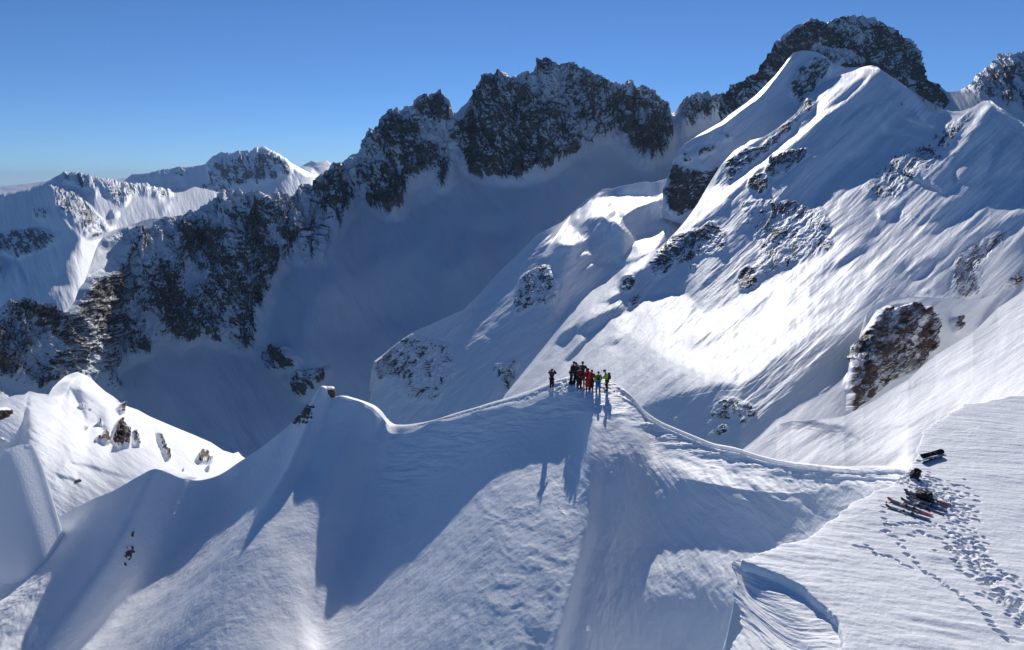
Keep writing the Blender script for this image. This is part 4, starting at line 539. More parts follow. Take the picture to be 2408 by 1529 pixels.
# right of the nose: (crest), (track edge), then down to the bowl, each (px, py, Y)
RT = [((1385, 889, 55.2), (1387, 923, 52.6), (1392, 955, 50.2), (1397, 1010, 47.3), (1392, 1086, 43.8), (1374, 1252, 37.8), (1311, 1491, 31.4)),
      ((1431, 896, 54.3), (1436, 926, 51.9), (1434, 960, 49.4), (1428, 1010, 46.6), (1415, 1100, 43.0), (1400, 1262, 38.9), (1345, 1500, 33.5)),
      ((1459, 908, 53.4), (1462, 934, 51.2), (1468, 970, 48.6), (1470, 1015, 46.2), (1462, 1105, 42.9), (1445, 1275, 38.6), (1400, 1500, 33.8)),
      ((1480, 925, 52.2), (1484, 946, 50.6), (1494, 985, 48.2), (1500, 1035, 45.4), (1500, 1115, 42.4), (1486, 1285, 38.4), (1440, 1500, 33.6)),
      ((1518, 967, 50), (1520, 981, 49), (1528, 1010, 47.6), (1532, 1055, 45.4), (1540, 1125, 42.6), (1530, 1285, 38.6), (1480, 1500, 33.6)),
      ((1551, 990, 48.2), (1553, 1002, 47.4), (1560, 1035, 45.8), (1562, 1070, 44.2), (1566, 1122, 41.8), (1570, 1270, 37.6), (1520, 1500, 32.4)),
      ((1589, 1007, 46.5), (1590, 1018, 45.8), (1596, 1048, 44.4), (1598, 1080, 42.8), (1592, 1122, 40.8), (1600, 1240, 37.2), (1548, 1480, 32)),
      ((1635, 1026, 44.6), (1636, 1038, 43.9), (1642, 1065, 42.7), (1645, 1095, 41.2), (1636, 1130, 39.4), (1620, 1232, 36.6), (1570, 1450, 31.8)),
      ((1678, 1043, 43), (1679, 1055, 42.3), (1686, 1078, 41.2), (1692, 1105, 39.8), (1690, 1142, 37.9), (1650, 1245, 35.6), (1596, 1430, 31.6)),
      ((1732, 1054, 40.6), (1733, 1067, 39.9), (1742, 1088, 38.9), (1752, 1115, 37.5), (1762, 1153, 35.6), (1710, 1262, 33.8), (1640, 1440, 30.6)),
      ((1790, 1072, 38.4), (1792, 1085, 37.7), (1802, 1102, 36.8), (1818, 1125, 35.6), (1840, 1160, 33.8), (1780, 1275, 32), (1690, 1450, 29.2)),
      ((1857, 1087, 35.8), (1859, 1099, 35.2), (1872, 1114, 34.4), (1893, 1133, 33.3), (1915, 1158, 32), (1850, 1285, 30.2), (1745, 1465, 27.8)),
      ((1924, 1096, 33.4), (1927, 1108, 32.8), (1940, 1120, 32.1), (1960, 1134, 31.3), (1980, 1150, 30.4), (1920, 1270, 28.8), (1800, 1470, 26.6)),
      ((2013, 1104, 30.6), (2016, 1114, 30.1), (2025, 1120, 29.6), (2038, 1127, 29.1), (2052, 1138, 28.3), (1990, 1240, 27.2), (1860, 1450, 25.4)),
      ((2090, 1103, 28.6), (2092, 1113, 28.1), (2098, 1120, 27.6), (2106, 1128, 27), (2118, 1140, 26.3), (2060, 1225, 25.6), (1930, 1420, 24.2)),
      ((2190, 1105, 27), (2190, 1118, 26.4), (2190, 1130, 25.9), (2190, 1145, 25.2), (2190, 1160, 24.6), (2140, 1220, 24.2), (2010, 1400, 23.4))]
for row in RT:
    if row[0][0] > 1580: row = row[:5] + ((row[5][0], row[5][1], min(row[5][2] + 1.1, row[4][2] - .35)), (row[6][0], row[6][1], row[6][2] + 1.5))
    Q = [world(*p) for p in row]
    rowsA[0].append(Q[0] + np.array([0, 1.4, -.45]))
    for i, q in enumerate(Q): rowsA[i + 1].append(q)
NA = np.array(rowsA)                                   # 8 x M x 3
# skirt behind, far down
lft = (np.array([c[0] for c in CR] + [999]*len(RT)) < 140)[:, None]
sk = NA[0] + np.where(lft, np.array([0, 2, -12.]), np.array([0, 7, -6.5])); NA = np.concatenate([[NA[0] + np.where(lft, np.array([0, 5, -40.]), np.array([0, 22, -24.]))], [sk], NA], 0)
NA = np.concatenate([NA, [NA[-1] + np.where((np.arange(NA.shape[1]) >= len(CR) + 4)[:, None], np.array([-1., -7, -9.]), np.array([-1.5, -14, -6.]))]], 0)
M_ = NA.shape[1]
crest_px = np.array([c[0] for c in CR] + [r_[0][0] for r_ in RT], float); crest_py = np.array([c[1] for c in CR] + [r_[0][1] for r_ in RT], float)
kn = np.concatenate([[0], np.cumsum(np.hypot(np.diff(crest_px), .6*np.diff(crest_py)))])
nuA = 1500
tu = np.linspace(0, kn[-1], nuA)
NAu = np.stack([hermite(tu, kn, NA[i]) for i in range(len(NA))])
# the design of the lower face is softened sideways more and more away from the cornice
def usmooth(a, sg):
    r = int(3*sg); k_ = np.exp(-.5*(np.arange(-r, r + 1)/sg)**2); k_ /= k_.sum()
    p = np.pad(a, ((r, r), (0, 0)), 'edge'); return np.stack([np.convolve(p[:, c], k_, 'valid') for c in range(3)], 1)
for i, sg in ((5, 6), (6, 6), (7, 16), (8, 30), (9, 60), (10, 80)): NAu[i] = usmooth(NAu[i], sg)
kv = [0, 2, 3, 3.35, 3.7, 4.6, 5.6, 6.8, 8.2, 10.2, 12.2]
seg = [(0, 2, 6), (2, 3, 14), (3, 3.35, 16), (3.35, 3.7, 26), (3.7, 4.6, 90), (4.6, 5.6, 130), (5.6, 6.8, 170), (6.8, 8.2, 200), (8.2, 10.2, 120), (10.2, 12.2, 50)]
tv = np.concatenate([np.linspace(a, b, n_, endpoint=False) for a, b, n_ in seg] + [[12.2]])
GA = np.empty((len(tv), nuA, 3))
for c in range(3):
    ga = hermite(tv, kv, NAu[:, :, c], sharp=(2, 4)); gb = hermite(tv, kv, NAu[:, :, c], sharp=(2, 4, 7))
    uw = sstep(1560, 1680, np.interp(tu, kn, crest_px))[None]
    GA[:, :, c] = ga*(1 - uw) + gb*uw
PXa, PYa, Ya = pix(GA)
Nn = gnormals(GA); Nn *= np.sign(Nn[..., 2])[..., None]
fade = sstep(3.3, 4.2, tv)[:, None]
X, Yw, Z = GA[..., 0], GA[..., 1], GA[..., 2]
h = .18*fbm(X/5, Yw/5, Z/5, 4)*fade
c1_ = (X + .25*Yw); h += fade*.042*sstep(-.2, .5, fbm(X/6, Yw/6, 3, 2))*fbm(c1_/.9, Z/.30, 4.4, 4, .62)
# wind crust: small scales and ripples across the face
rip = ridged(X/1.6 + .5*fbm(X/2, Z/2, 1, 2), Z/.8, Yw/1.2, 3, .5)
zone = sstep(1050, 1130, PXa)*(1 - sstep(1370, 1420, PXa))*sstep(1080, 1150, PYa)
pat = .25 + .75*sstep(-.25, .35, fbm(X/7, Yw/7, Z/7 + 4, 3))
h += fade*pat*(.034*fbm(X/.8, Yw/.8, Z/.8, 5, .66) + .022*rip)
h += fade*sstep(130, 90, PXa)*.35*fbm(X/2.4, Yw/2.4, Z/2.4, 4)
fan = np.arctan2(PXa - 1400, PYa - 900); rr = np.hypot(PXa - 1400, PYa - 900)
h += zone*fade*(.055*ridged(rr/46 + .8*fbm(PXa/60, PYa/60, 1, 3), fan*5, .3, 3, .5) - .03)
zone2 = sstep(1395, 1440, PXa)*sstep(1000, 1100, PYa)
low = sstep(5.6, 6.4, tv)[:, None]
spx = np.interp(PYa, [930, 1010, 1086, 1252, 1491, 1650], [1392, 1398, 1393, 1376, 1314, 1270])
h += fade*sstep(960, 1020, PYa)*(.30*np.exp(-((PXa - spx)/15)**2) - .16*np.exp(-((PXa - spx - 34)/22)**2))
fl = np.exp(-((PXa - spx - 95)/80)**2)*sstep(1000, 1120, PYa); h += fade*fl*.07*ridged((PXa - spx)/26 + 1.1*fbm(PXa/50, PYa/70, 3, 3), PYa/95, 1.1, 4, .55)
h += zone2*fade*((.025 + .08*low)*ridged(fan*7 + .5*fbm(PXa/90, PYa/90, 4, 3), rr/260, 3.3, 4, .5) - .02)
h += sstep(1560, 1640, PXa)*sstep(5.3, 5.6, tv)[:, None]*(1 - sstep(6.6, 7.2, tv))[:, None]*.30*fbm(X/3.2 + Z/2, Z/2.2, Yw/3, 4)
# mound and cornice scallops under the edge
h += sstep(3.6, 3.8, tv)[:, None]*(1 - sstep(4.6, 5.4, tv))[:, None]*.22*fbm(PXa/55, PYa/16, 2., 4)*sstep(870, 950, PXa)
# trodden track along the crest to the right of the party
tr = np.exp(-((tv[:, None] - 3.55)/.075)**4)*sstep(1440, 1480, PXa)
h += tr*(-.28 + .48*fbm(X/.35, Yw/.35, 5.5, 3, .7)) + .11*np.exp(-((tv[:, None] - 3.74)/.05)**2)*sstep(1440, 1480, PXa)*(1 + fbm(X/.3, Yw/.3, 2, 3))
trm = sstep(3.3, 3.4, tv)[:, None]*(1 - sstep(3.68, 3.75, tv))[:, None]*sstep(1290, 1320, PXa)*(1 - sstep(1460, 1480, PXa))
h += trm*(.16*fbm(X/.32, Yw/.32, 6.5, 3, .7) - .03)
trl = np.exp(-((tv[:, None] - 3.5)/.06)**2)*sstep(960, 1000, PXa)*(1 - sstep(1300, 1320, PXa)); h += trl*(-.06 + .16*fbm(X/.3, Yw/.3, 8.5, 3, .7))
tr2 = np.exp(-((tv[:, None] - 3.45)/.25)**2)*sstep(1800, 1900, PXa)
h += tr2*.12*fbm(X/.4, Yw/.4, 1.5, 3, .7)
GA = GA + Nn*h[..., None]
rk = np.zeros(GA.shape[:2])
for (cx, cy, rx, ry, a_) in ((303, 1300, 9, 14, .3), (312, 1255, 3, 12, .3), (293, 1325, 3, 6, 0), (716, 972, 26, 16, -.7), (700, 985, 14, 12, -.7)):
    dx, dy = PXa - cx, PYa - cy; u_ = dx*math.cos(a_) + dy*math.sin(a_); v_ = -dx*math.sin(a_) + dy*math.cos(a_)
    rk = np.maximum(rk, 1.15 - .75*np.hypot(u_/rx, v_/ry))
nz = fbm(PXa/7, PYa/9, 2.2, 5, .65); nz = .5 + .27*nz/nz.std()
rock = .5 + (rk - nz)*1.3*(rk > 0) - .6*(rk <= 0)
GA = GA + Nn*(sstep(.4, .7, rock)*(.05 + .1*ridged(X/.5, Yw/.5, Z/.5, 3)))[..., None]
ridge = grid_mesh('snow_ridge', GA, rock, S_NEAR)

# ------------------------------------------------------------------ 8. near snowfield on the right with its broken edge
def plane_z(x, y): return -12.05 + .030*(x - 8) + .012*(y - 20)
def on_plane(px, py):
    d = world(px, py, 1.0); a = plane_z(0, 0); gx = .030; gy = .012
    t = a/(d[2] - gx*d[0] - gy*d[1]); return d*t
LIP = [(2214, 985), (2190, 1000), (2169, 1011), (2163, 1043), (2150, 1072), (2140, 1096), (2107, 1132), (2080, 1146), (2053, 1154), (2030, 1170), (2004, 1178), (1975, 1206), (1946, 1226), (1910, 1252), (1857, 1279), (1835, 1284), (1812, 1289), (1780, 1302), (1741, 1313), (1756, 1322), (1794, 1337), (1830, 1352), (1857, 1366), (1895, 1388), (1924, 1410), (1947, 1430), (1964, 1453), (1976, 1480), (1981, 1505), (1982, 1560), (1978, 1640), (1960, 1800)]
TOPE = [(2214, 985), (2240, 966), (2267, 949), (2300, 944), (2347, 936), (2408, 927), (2480, 920), (2620, 915)]
W1 = [on_plane(*p) for p in LIP]; W2 = [on_plane(*p) for p in TOPE]
poly = [(p[0], p[1]) for p in W1[::-1]] + [(p[0], p[1]) for p in W2[1:]]
far_r = W2[-1]; near_l = W1[-1]
poly += [(far_r[0] + 8, far_r[1]), (far_r[0] + 8, near_l[1])]
x_0, x_1, y_0, y_1 = 3.5, 40.0, 8.5, 46.0
xs = np.arange(x_0, 24, .04); xs = np.concatenate([xs, np.arange(24, x_1, .12)])
ys = np.concatenate([np.arange(y_0, 33, .045), np.arange(33, y_1, .12)])
XX, YY = np.meshgrid(xs, ys)
ins = np.zeros(XX.shape, bool); d2 = np.full(XX.shape, 1e9)
wob = .22*fbm(XX/1.1, YY/1.1, 3.1, 5, .6)
Xp = XX + wob; Yp = YY + .22*fbm(XX/1.1, YY/1.1, 9.1, 5, .6)
n_ = len(poly)
for a in range(n_):
    (ax, ay), (bx, by) = poly[a], poly[(a + 1) % n_]
    if ay != by: ins ^= ((Yp < ay) != (Yp < by)) & (Xp < (bx - ax)*(Yp - ay)/(by - ay) + ax)
    if a < n_ - 3:
        dx, dy = bx - ax, by - ay; t_ = np.clip(((Xp - ax)*dx + (Yp - ay)*dy)/(dx*dx + dy*dy), 0, 1)
        d2 = np.minimum(d2, (Xp - ax - t_*dx)**2 + (Yp - ay - t_*dy)**2)
dd = np.sqrt(d2)*np.where(ins, 1, -1)
ZZ = plane_z(XX, YY)
ZZ += .14*fbm(XX/5, YY/5, 1.1, 3)
# sastrugi combed across the field
sa_ = fbm((XX*.35 + YY)/ .55, (XX - .35*YY)/3.2, 2.4, 4, .55); sc_ = ridged((XX*.30 + YY)/.9, (XX - .3*YY)/4.5, 6.4, 3, .5)
band = .35 + .65*sstep(-.1, .35, fbm(XX/4, YY/6, 7.7, 2))
ZZ += band*(.050*sa_ + .055*sc_) + .02*fbm((XX*.3 + YY)/.25, (XX - .3*YY)/1.1, 3.3, 3) + .006*fbm(XX/.12, YY/.12, 1, 2)
# drop beyond the lip
ZZ -= 3.6*(1 - np.exp(np.minimum(dd, 0)/.55))*(dd < 0) + np.where(dd < 0, -dd*4., 0)
ZZ -= .05*np.exp(-np.maximum(dd, 0)/.25)
# a hollow behind the skis near the far edge
hp = on_plane(2226, 1052); ZZ -= .0
def dent(x, y, a, lx, ly, dep, rim=.35):
    i0, i1 = np.searchsorted(xs, [x - .6, x + .6]); j0, j1 = np.searchsorted(ys, [y - .6, y + .6])
    sx, sy = XX[j0:j1, i0:i1] - x, YY[j0:j1, i0:i1] - y
    u_ = sx*math.cos(a) + sy*math.sin(a); v_ = -sx*math.sin(a) + sy*math.cos(a); r_ = np.hypot(u_/lx, v_/ly)
    ZZ[j0:j1, i0:i1] += -dep*np.exp(-(r_**3)) + rim*dep*np.exp(-((r_ - 1.5)/.45)**2)
Z5 = lambda p: (1410.9 + p[0]*.446, 846.5 + p[1]*.446)
# trodden belt: from the crest past the skis down to the lower right corner
BELT = [((1600, 610), 40, 60), ((1700, 650), 70, 110), ((1800, 720), 90, 110), ((1900, 790), 90, 100), ((1880, 900), 90, 60), ((1930, 1000), 60, 80), ((1990, 1080), 55, 70), ((2060, 1160), 45, 60), ((2120, 1240), 40, 60), ((2190, 1300), 45, 60), ((2250, 1370), 40, 50)]
for (c, sp_, n_f) in BELT:
    for _ in range(int(n_f*.75)):
        q = (c[0] + random.gauss(0, sp_*.62), c[1] + random.gauss(0, sp_*.5))
        p = on_plane(*Z5(q)); dent(p[0], p[1], random.gauss(2.2, .5), random.uniform(.07, .12), random.uniform(.04, .07), random.uniform(.03, .08), .16)
TRK = [[(1510, 850), (1530, 880), (1500, 900), (1560, 930), (1600, 985), (1620, 1020), (1670, 1060), (1710, 1110), (1780, 1155), (1830, 1190), (1880, 1220), (1930, 1260), (1980, 1310), (2020, 1320), (2060, 1380), (2100, 1440), (2170, 1490)],
       [(1350, 990), (1400, 985), (1460, 1020), (1530, 1030), (1600, 1075), (1640, 1085)], [(2000, 1240), (2010, 1250)], [(1560, 870), (1640, 860), (1700, 870), (1800, 880), (1860, 930)], [(1600, 950), (1640, 930), (1690, 905), (1790, 940), (1850, 985)],
       [(2030, 930), (2020, 1000), (2060, 1060), (2130, 1135), (2200, 1200)], [(2190, 1140), (2230, 1230)], [(1500, 780), (1490, 810), (1510, 900)], [(1870, 1050), (1900, 1110), (1960, 1150)]]
for tl in TRK:
    for (a, b) in zip(tl[:-1], tl[1:]):
        n2_ = max(1, int(math.hypot(b[0] - a[0], b[1] - a[1])/26))
        for i_ in range(n2_ + 1):
            f_ = i_/(n2_ + .0001)
            p = on_plane(*Z5((a[0] + (b[0] - a[0])*f_ + random.gauss(0, 5), a[1] + (b[1] - a[1])*f_ + random.gauss(0, 4))))
            dent(p[0], p[1], random.gauss(2.2, .35), random.uniform(.085, .12), random.uniform(.04, .06), random.uniform(.05, .10), .10)
GC = np.stack([XX, YY, ZZ], -1)
field = grid_mesh('snowfield', GC[::-1], np.zeros(XX.shape), S_NEAR)
# wind scoop hanging below the lip
r0 = [(1730, 1300, 21), (1741, 1313, 20.6), (1800, 1339, 19.6), (1857, 1368, 18.8), (1924, 1412, 17.8), (1964, 1453, 17.0), (1983, 1505, 16.2), (1983, 1570, 15.3), (1975, 1700, 14)]
def off(pts, dx, dy, dz): return [world(*p) + np.array([dx, dy, dz]) for p in pts]
R0 = [on_plane(p[0], p[1]) + np.array([.25, .05, -.25]) for p in r0]
r1 = [(1727, 1318, 20.75), (1732, 1328, 20.5), (1782, 1368, 19.55), (1838, 1410, 18.6), (1890, 1460, 17.6), (1925, 1500, 16.8), (1945, 1545, 16.0), (1950, 1610, 15.1), (1930, 1740, 13.8)]
r15 = [(1726, 1322, 20.7), (1729, 1340, 20.35), (1760, 1385, 19.45), (1795, 1430, 18.55), (1840, 1485, 17.5), (1868, 1530, 16.7), (1880, 1580, 15.8), (1870, 1650, 14.9), (1850, 1780, 13.6)]
r2 = [(1725, 1326, 20.6), (1724, 1338, 20.3), (1736, 1366, 19.7), (1721, 1395, 19.2), (1733, 1425, 18.7), (1741, 1449, 18.3), (1745, 1480, 17.8), (1719, 1530, 17.0), (1690, 1640, 15.6)]
RR = [np.array(R0), np.array([world(*p) for p in r1]), np.array([world(*p) for p in r15]), np.array([world(*p) for p in r2])]
e_ = RR[-1]; RR.append(e_ + np.array([.35, .1, -.7])); RR.append(e_ + np.array([.8, .3, -2.6])); RR.append(e_ + np.array([-.2, .4, -6.]))
RN = np.array(RR); tk = np.arange(RN.shape[1]).astype(float); tq = np.linspace(0, tk[-1], 420)
RU = np.stack([hermite(tq, tk, RN[i]) for i in range(len(RN))])
kk = [0, .6, 1.4, 2.4, 2.7, 3.2, 3.8]; tw = np.concatenate([np.linspace(0, 2.4, 220), np.linspace(2.41, 3.8, 60)])
GS = np.empty((len(tw), 420, 3))
for c in range(3): GS[:, :, c] = hermite(tw, kk, RU[:, :, c], sharp=(3,))
fo = sstep(0, .25, tw)[:, None]
GS[..., 2] += fo*(.10*fbm(tq[None]*1.1 + tw[:, None]*1.5, tw[:, None]*.6, 2.2, 4) + .03*ridged(tq[None]*2 + tw[:, None]*2.2, tw[:, None]*.8, 5.2, 3))
GS[..., 0] += sstep(1.4, 2.4, tw)[:, None]*.18*fbm(tq[None]*2.1, 2.2, 5.5, 4, .6)
scoop = grid_mesh('snow_cornice', GS, np.zeros(GS.shape[:2]), S_NEAR)

# ------------------------------------------------------------------ 9. placing things on the snow
PXg, PYg, _ = pix(GA)
def on_ridge(px, py):
    d = np.hypot(PXg - px, PYg - py); d[:20] = 1e9; i = np.unravel_index(np.argmin(d), d.shape); return GA[i]
def on_field(px, py):
    p = on_plane(px, py); i = min(len(xs) - 1, np.searchsorted(xs, p[0])); j = min(len(ys) - 1, np.searchsorted(ys, p[1]))
    return np.array([p[0], p[1], ZZ[max(0, j - 3):j + 4, max(0, i - 3):i + 4].mean()])
def F1(x, y): return 1260.4 + x*.08611, 818.3 + y*.08611
def Z2(x, y): return 2050.5 + x*.14153, 1034.7 + y*.14153
def thing(name, label, cat, loc, rotz=0, group=None):
    o = bpy.data.objects.new(name, None); C.objects.link(o); o.location = loc; o.rotation_euler = (0, 0, rotz)
    o['label'] = label; o['category'] = cat
    if group: o['group'] = group
    return o
def part(name, me, m, parent=None):
    o = bpy.data.objects.new(name, me); C.objects.link(o)
    me.materials.clear(); me.materials.append(m)
    if parent: o.parent = parent
    return o
def skin_mesh(name, V, E, Rr, root=0, sub=1):
    me = bpy.data.meshes.new(name + '_bones'); me.from_pydata([tuple(v) for v in V], E, []); me.update()
    o = bpy.data.objects.new('tmp', me); C.objects.link(o)
    o.modifiers.new('skin', 'SKIN'); sv = me.skin_vertices[0].data
    for i, r_ in enumerate(Rr): sv[i].radius = (r_, r_) if not isinstance(r_, tuple) else r_; sv[i].use_root = (i == root)
    sb = o.modifiers.new('sub', 'SUBSURF'); sb.levels = sub; sb.render_levels = sub
    bpy.context.view_layer.update()
    dg = bpy.context.evaluated_depsgraph_get()
    out = bpy.data.meshes.new_from_object(o.evaluated_get(dg), depsgraph=dg); out.name = name
    bpy.data.objects.remove(o); bpy.data.meshes.remove(me)
    out.polygons.foreach_set('use_smooth', [True]*len(out.polygons))
    return out
def bm_mesh(name, fn):
    import bmesh
    bm = bmesh.new(); fn(bm, bmesh); me = bpy.data.meshes.new(name); bm.to_mesh(me); bm.free()
    me.polygons.foreach_set('use_smooth', [True]*len(me.polygons)); return me
def blob(bm, bmesh, c, r, sub=3, rot=None):
    g = bmesh.ops.create_icosphere(bm, subdivisions=sub, radius=1)
    M = Matrix.Translation(c) @ (rot or Matrix()) @ Matrix.Diagonal((*r, 1)); bmesh.ops.transform(bm, matrix=M, verts=g['verts']); return g['verts']
def box(bm, bmesh, c, sz, rot=None, bev=.0):
    g = bmesh.ops.create_cube(bm, size=1); M = Matrix.Translation(c) @ (rot or Matrix()) @ Matrix.Diagonal((*sz, 1))
    bmesh.ops.transform(bm, matrix=M, verts=g['verts'])
    if bev: bmesh.ops.bevel(bm, geom=list({e for v in g['verts'] for e in v.link_edges}), offset=bev, segments=2, affect='EDGES', profile=.6)
def tube(bm, bmesh, a, b, r0, r1, n=10):
    a = Vector(a); b = Vector(b); d = b - a
    g = bmesh.ops.create_cone(bm, cap_ends=True, segments=n, radius1=r0, radius2=r1, depth=d.length)
    bmesh.ops.transform(bm, matrix=Matrix.Translation((a + b)/2) @ d.to_track_quat('Z', 'Y').to_matrix().to_4x4(), verts=g['verts'])
MT = {}
def cm(name, col, rough=.7):
    if name not in MT: MT[name] = flat_mat(name, col, rough, .22, 14)
    return MT[name]
SKIN = cm('skin', (.45, .26, .18), .5); BLACK = cm('black_cloth', (.012, .013, .016)); 

def person(label, px, py, face, jacket, trousers, h=1.80, lean=0., arms='down', hat=BLACK, head_fwd=.0, stance=.13, goggles=None, sleeve=None, hood=None, twist=0.):
    """face: heading in degrees, 0 = away from the camera, 180 = towards it"""
    P0 = on_ridge(px, py)
    root = thing('person', label, 'person', (P0[0], P0[1], P0[2] - .06), R(-face), 'ski tourers standing on the crest')
    k = h/1.80; L = math.sin(lean); 
    V3 = lambda x, y, z: Vector((x*k, y*k, z*k))
    hip = V3(0, -.02, .95); waist = V3(0, .02 + L*.10, 1.10); chest = V3(0, .03 + L*.30, 1.32); neck = V3(0, .02 + L*.46, 1.50)
    jaw = V3(0, .045 + L*.54 + head_fwd*.6, 1.585 - head_fwd*.2); head = V3(0, .03 + L*.56 + head_fwd, 1.665 - head_fwd*.35); crown = V3(0, .01 + L*.58 + head_fwd*1.1, 1.73 - head_fwd*.4)
    V = [hip, waist, chest, neck, jaw, head, crown]; E = [(0, 1), (1, 2), (2, 3), (3, 4), (4, 5), (5, 6)]; Rr = [.135, .125, .145, .058, .068, .088, .07]
    nose = head + V3(0, .098, -.02); V.append(nose); Rr.append(.018); E.append((5, 7))
    for sx in (-1, 1):
        ear = head + V3(sx*.088, .0, -.01); V.append(ear); Rr.append(.02); E.append((5, len(V) - 1))
    tr_v = [hip]; tr_e = []; tr_r = [.175]; jk = [(hip + waist)/2 - V3(0, 0, .07), waist, chest, neck - V3(0, 0, .01)]; jk_e = [(0, 1), (1, 2), (2, 3)]; jk_r = [(.19, .155), (.175, .145), (.20, .155), .085]
    boots = []
    for sx in (-1, 1):
        kn_ = V3(sx*stance, .03, .52); an = V3(sx*(stance + .02), -.02, .10); hh_ = V3(sx*.09, -.01, .90); toe = V3(sx*(stance + .045), .15, .05)
        b0 = len(V); V += [hh_, kn_, an, toe]; Rr += [.09, .062, .048, .04]; E += [(0, b0), (b0, b0 + 1), (b0 + 1, b0 + 2), (b0 + 2, b0 + 3)]
        t0 = len(tr_v); tr_v += [V3(sx*.10, -.01, .86), kn_, V3(sx*(stance + .02), -.02, .20)]; tr_r += [.145, .122, .118]; tr_e += [(0, t0), (t0, t0 + 1), (t0 + 1, t0 + 2)]
        boots.append((an, toe, sx))
        sh = chest + V3(sx*.20, -.01, .10)
        if arms == 'camera': el = chest + V3(sx*.36, .16, .02); wr = head + V3(sx*.13, .20, -.04)
        elif arms == 'front': el = chest + V3(sx*.29, .06, -.17); wr = chest + V3(sx*.09, .27, -.26)
        elif arms == 'hips': el = chest + V3(sx*.36, -.02, -.17); wr = chest + V3(sx*.25, .12, -.38)
        elif arms == 'mixed' and sx > 0: el = chest + V3(.32, .08, -.16); wr = chest + V3(.16, .26, -.12)
        else: el = chest + V3(sx*.28, -.03, -.17); wr = chest + V3(sx*.30, .06, -.44)
        d_ = (wr - el).normalized(); palm = wr + d_*.06*k
        b0 = len(V); V += [sh, el, wr, palm]; Rr += [.062, .048, .034, .040]; E += [(2, b0), (b0, b0 + 1), (b0 + 1, b0 + 2), (b0 + 2, b0 + 3)]
        side = d_.cross(Vector((0, 0, 1))); side = side.normalized() if side.length > .2 else Vector((1, 0, 0)); curl = side.cross(d_).normalized()*-1
        for fi, (o_, ln) in enumerate(((-.030, .062), (-.010, .074), (.010, .070), (.030, .055))):
            b_ = palm + side*o_*k; c0 = len(V); V += [b_ + d_*ln*.5*k, b_ + d_*ln*.85*k + curl*.022*k]; Rr += [.0105, .009]; E += [(b0 + 3, c0), (c0, c0 + 1)]
        c0 = len(V); V += [wr + d_*.03*k + side*.045*k + curl*.01, wr + d_*.075*k + side*.058*k + curl*.02]; Rr += [.012, .010]; E += [(b0 + 2, c0), (c0, c0 + 1)]
        j0 = len(jk); jk += [sh, el, wr - d_*.02]; jk_r += [.112, .092, .075]; jk_e += [(2, j0), (j0, j0 + 1), (j0 + 1, j0 + 2)]
    sc_ = lambda rr: [tuple(q*k for q in r_) if isinstance(r_, tuple) else r_*k for r_ in rr]
    body = part('body', skin_mesh('body', V, E, sc_(Rr)), SKIN, root)
    jo = part('jacket', skin_mesh('jacket', jk, jk_e, sc_(jk_r), 1), jacket, root)
    part('trousers', skin_mesh('trousers', tr_v, tr_e, sc_(tr_r)), trousers, root)
    for an, toe, sx in boots:
        def bf(bm, bmesh):
            box(bm, bmesh, ((an.x + toe.x)/2, .06*k, .06*k), (.115*k, .32*k, .12*k), None, .03*k)
            tube(bm, bmesh, (an.x, -.03*k, .06*k), (an.x, -.05*k, .30*k), .068*k, .072*k, 14)
        part('boot', bm_mesh('boot', bf), BLACK, root)
    hc = (head + crown)/2
    def hf(bm, bmesh):
        vs = blob(bm, bmesh, hc + Vector((0, -.01, .01)), (.108*k, .122*k, .112*k), 3)
        dl = [v for v in vs if v.co.z < hc.z - .035*k and v.co.y > hc.y - .03*k] + [v for v in vs if v.co.z < hc.z - .075*k]
        bmesh.ops.delete(bm, geom=list(set(dl)), context='VERTS')
        tube(bm, bmesh, hc + Vector((0, .075*k, .0)), hc + Vector((0, .125*k, -.005)), .085*k, .05*k, 12)
    part('hat', bm_mesh('hat', hf), hat, root)
    for sx in (-1, 1):
        part('eye', bm_mesh('eye', lambda bm, b: blob(bm, b, head + V3(sx*.032, .085, .012), (.012, .008, .008), 2)), cm('dark_eye', (.02, .02, .02), .3), root)
    if goggles:
        part('goggles', bm_mesh('goggles', lambda bm, b: box(bm, b, head + V3(0, .085, .015), (.155*k, .05*k, .065*k), None, .02)), goggles, root)
    if hood: part('hood', bm_mesh('hood', lambda bm, b: blob(bm, b, neck + V3(0, -.07, .03), (.13*k, .08*k, .07*k), 3)), hood, root)
    if sleeve:   # shoulder yoke in a second colour
        part('shoulder_yoke', skin_mesh('yoke', [chest + V3(0, 0, .06), chest + V3(-.20, -.01, .10), chest + V3(.20, -.01, .10)] + ([jk[4].lerp(jk[5], .8), jk[7].lerp(jk[8], .8)]), [(0, 1), (0, 2), (1, 3), (2, 4)], [(.21*k, .165*k), .106*k, .106*k, .086*k, .086*k]), sleeve, root)
    return root, chest, R(-face)
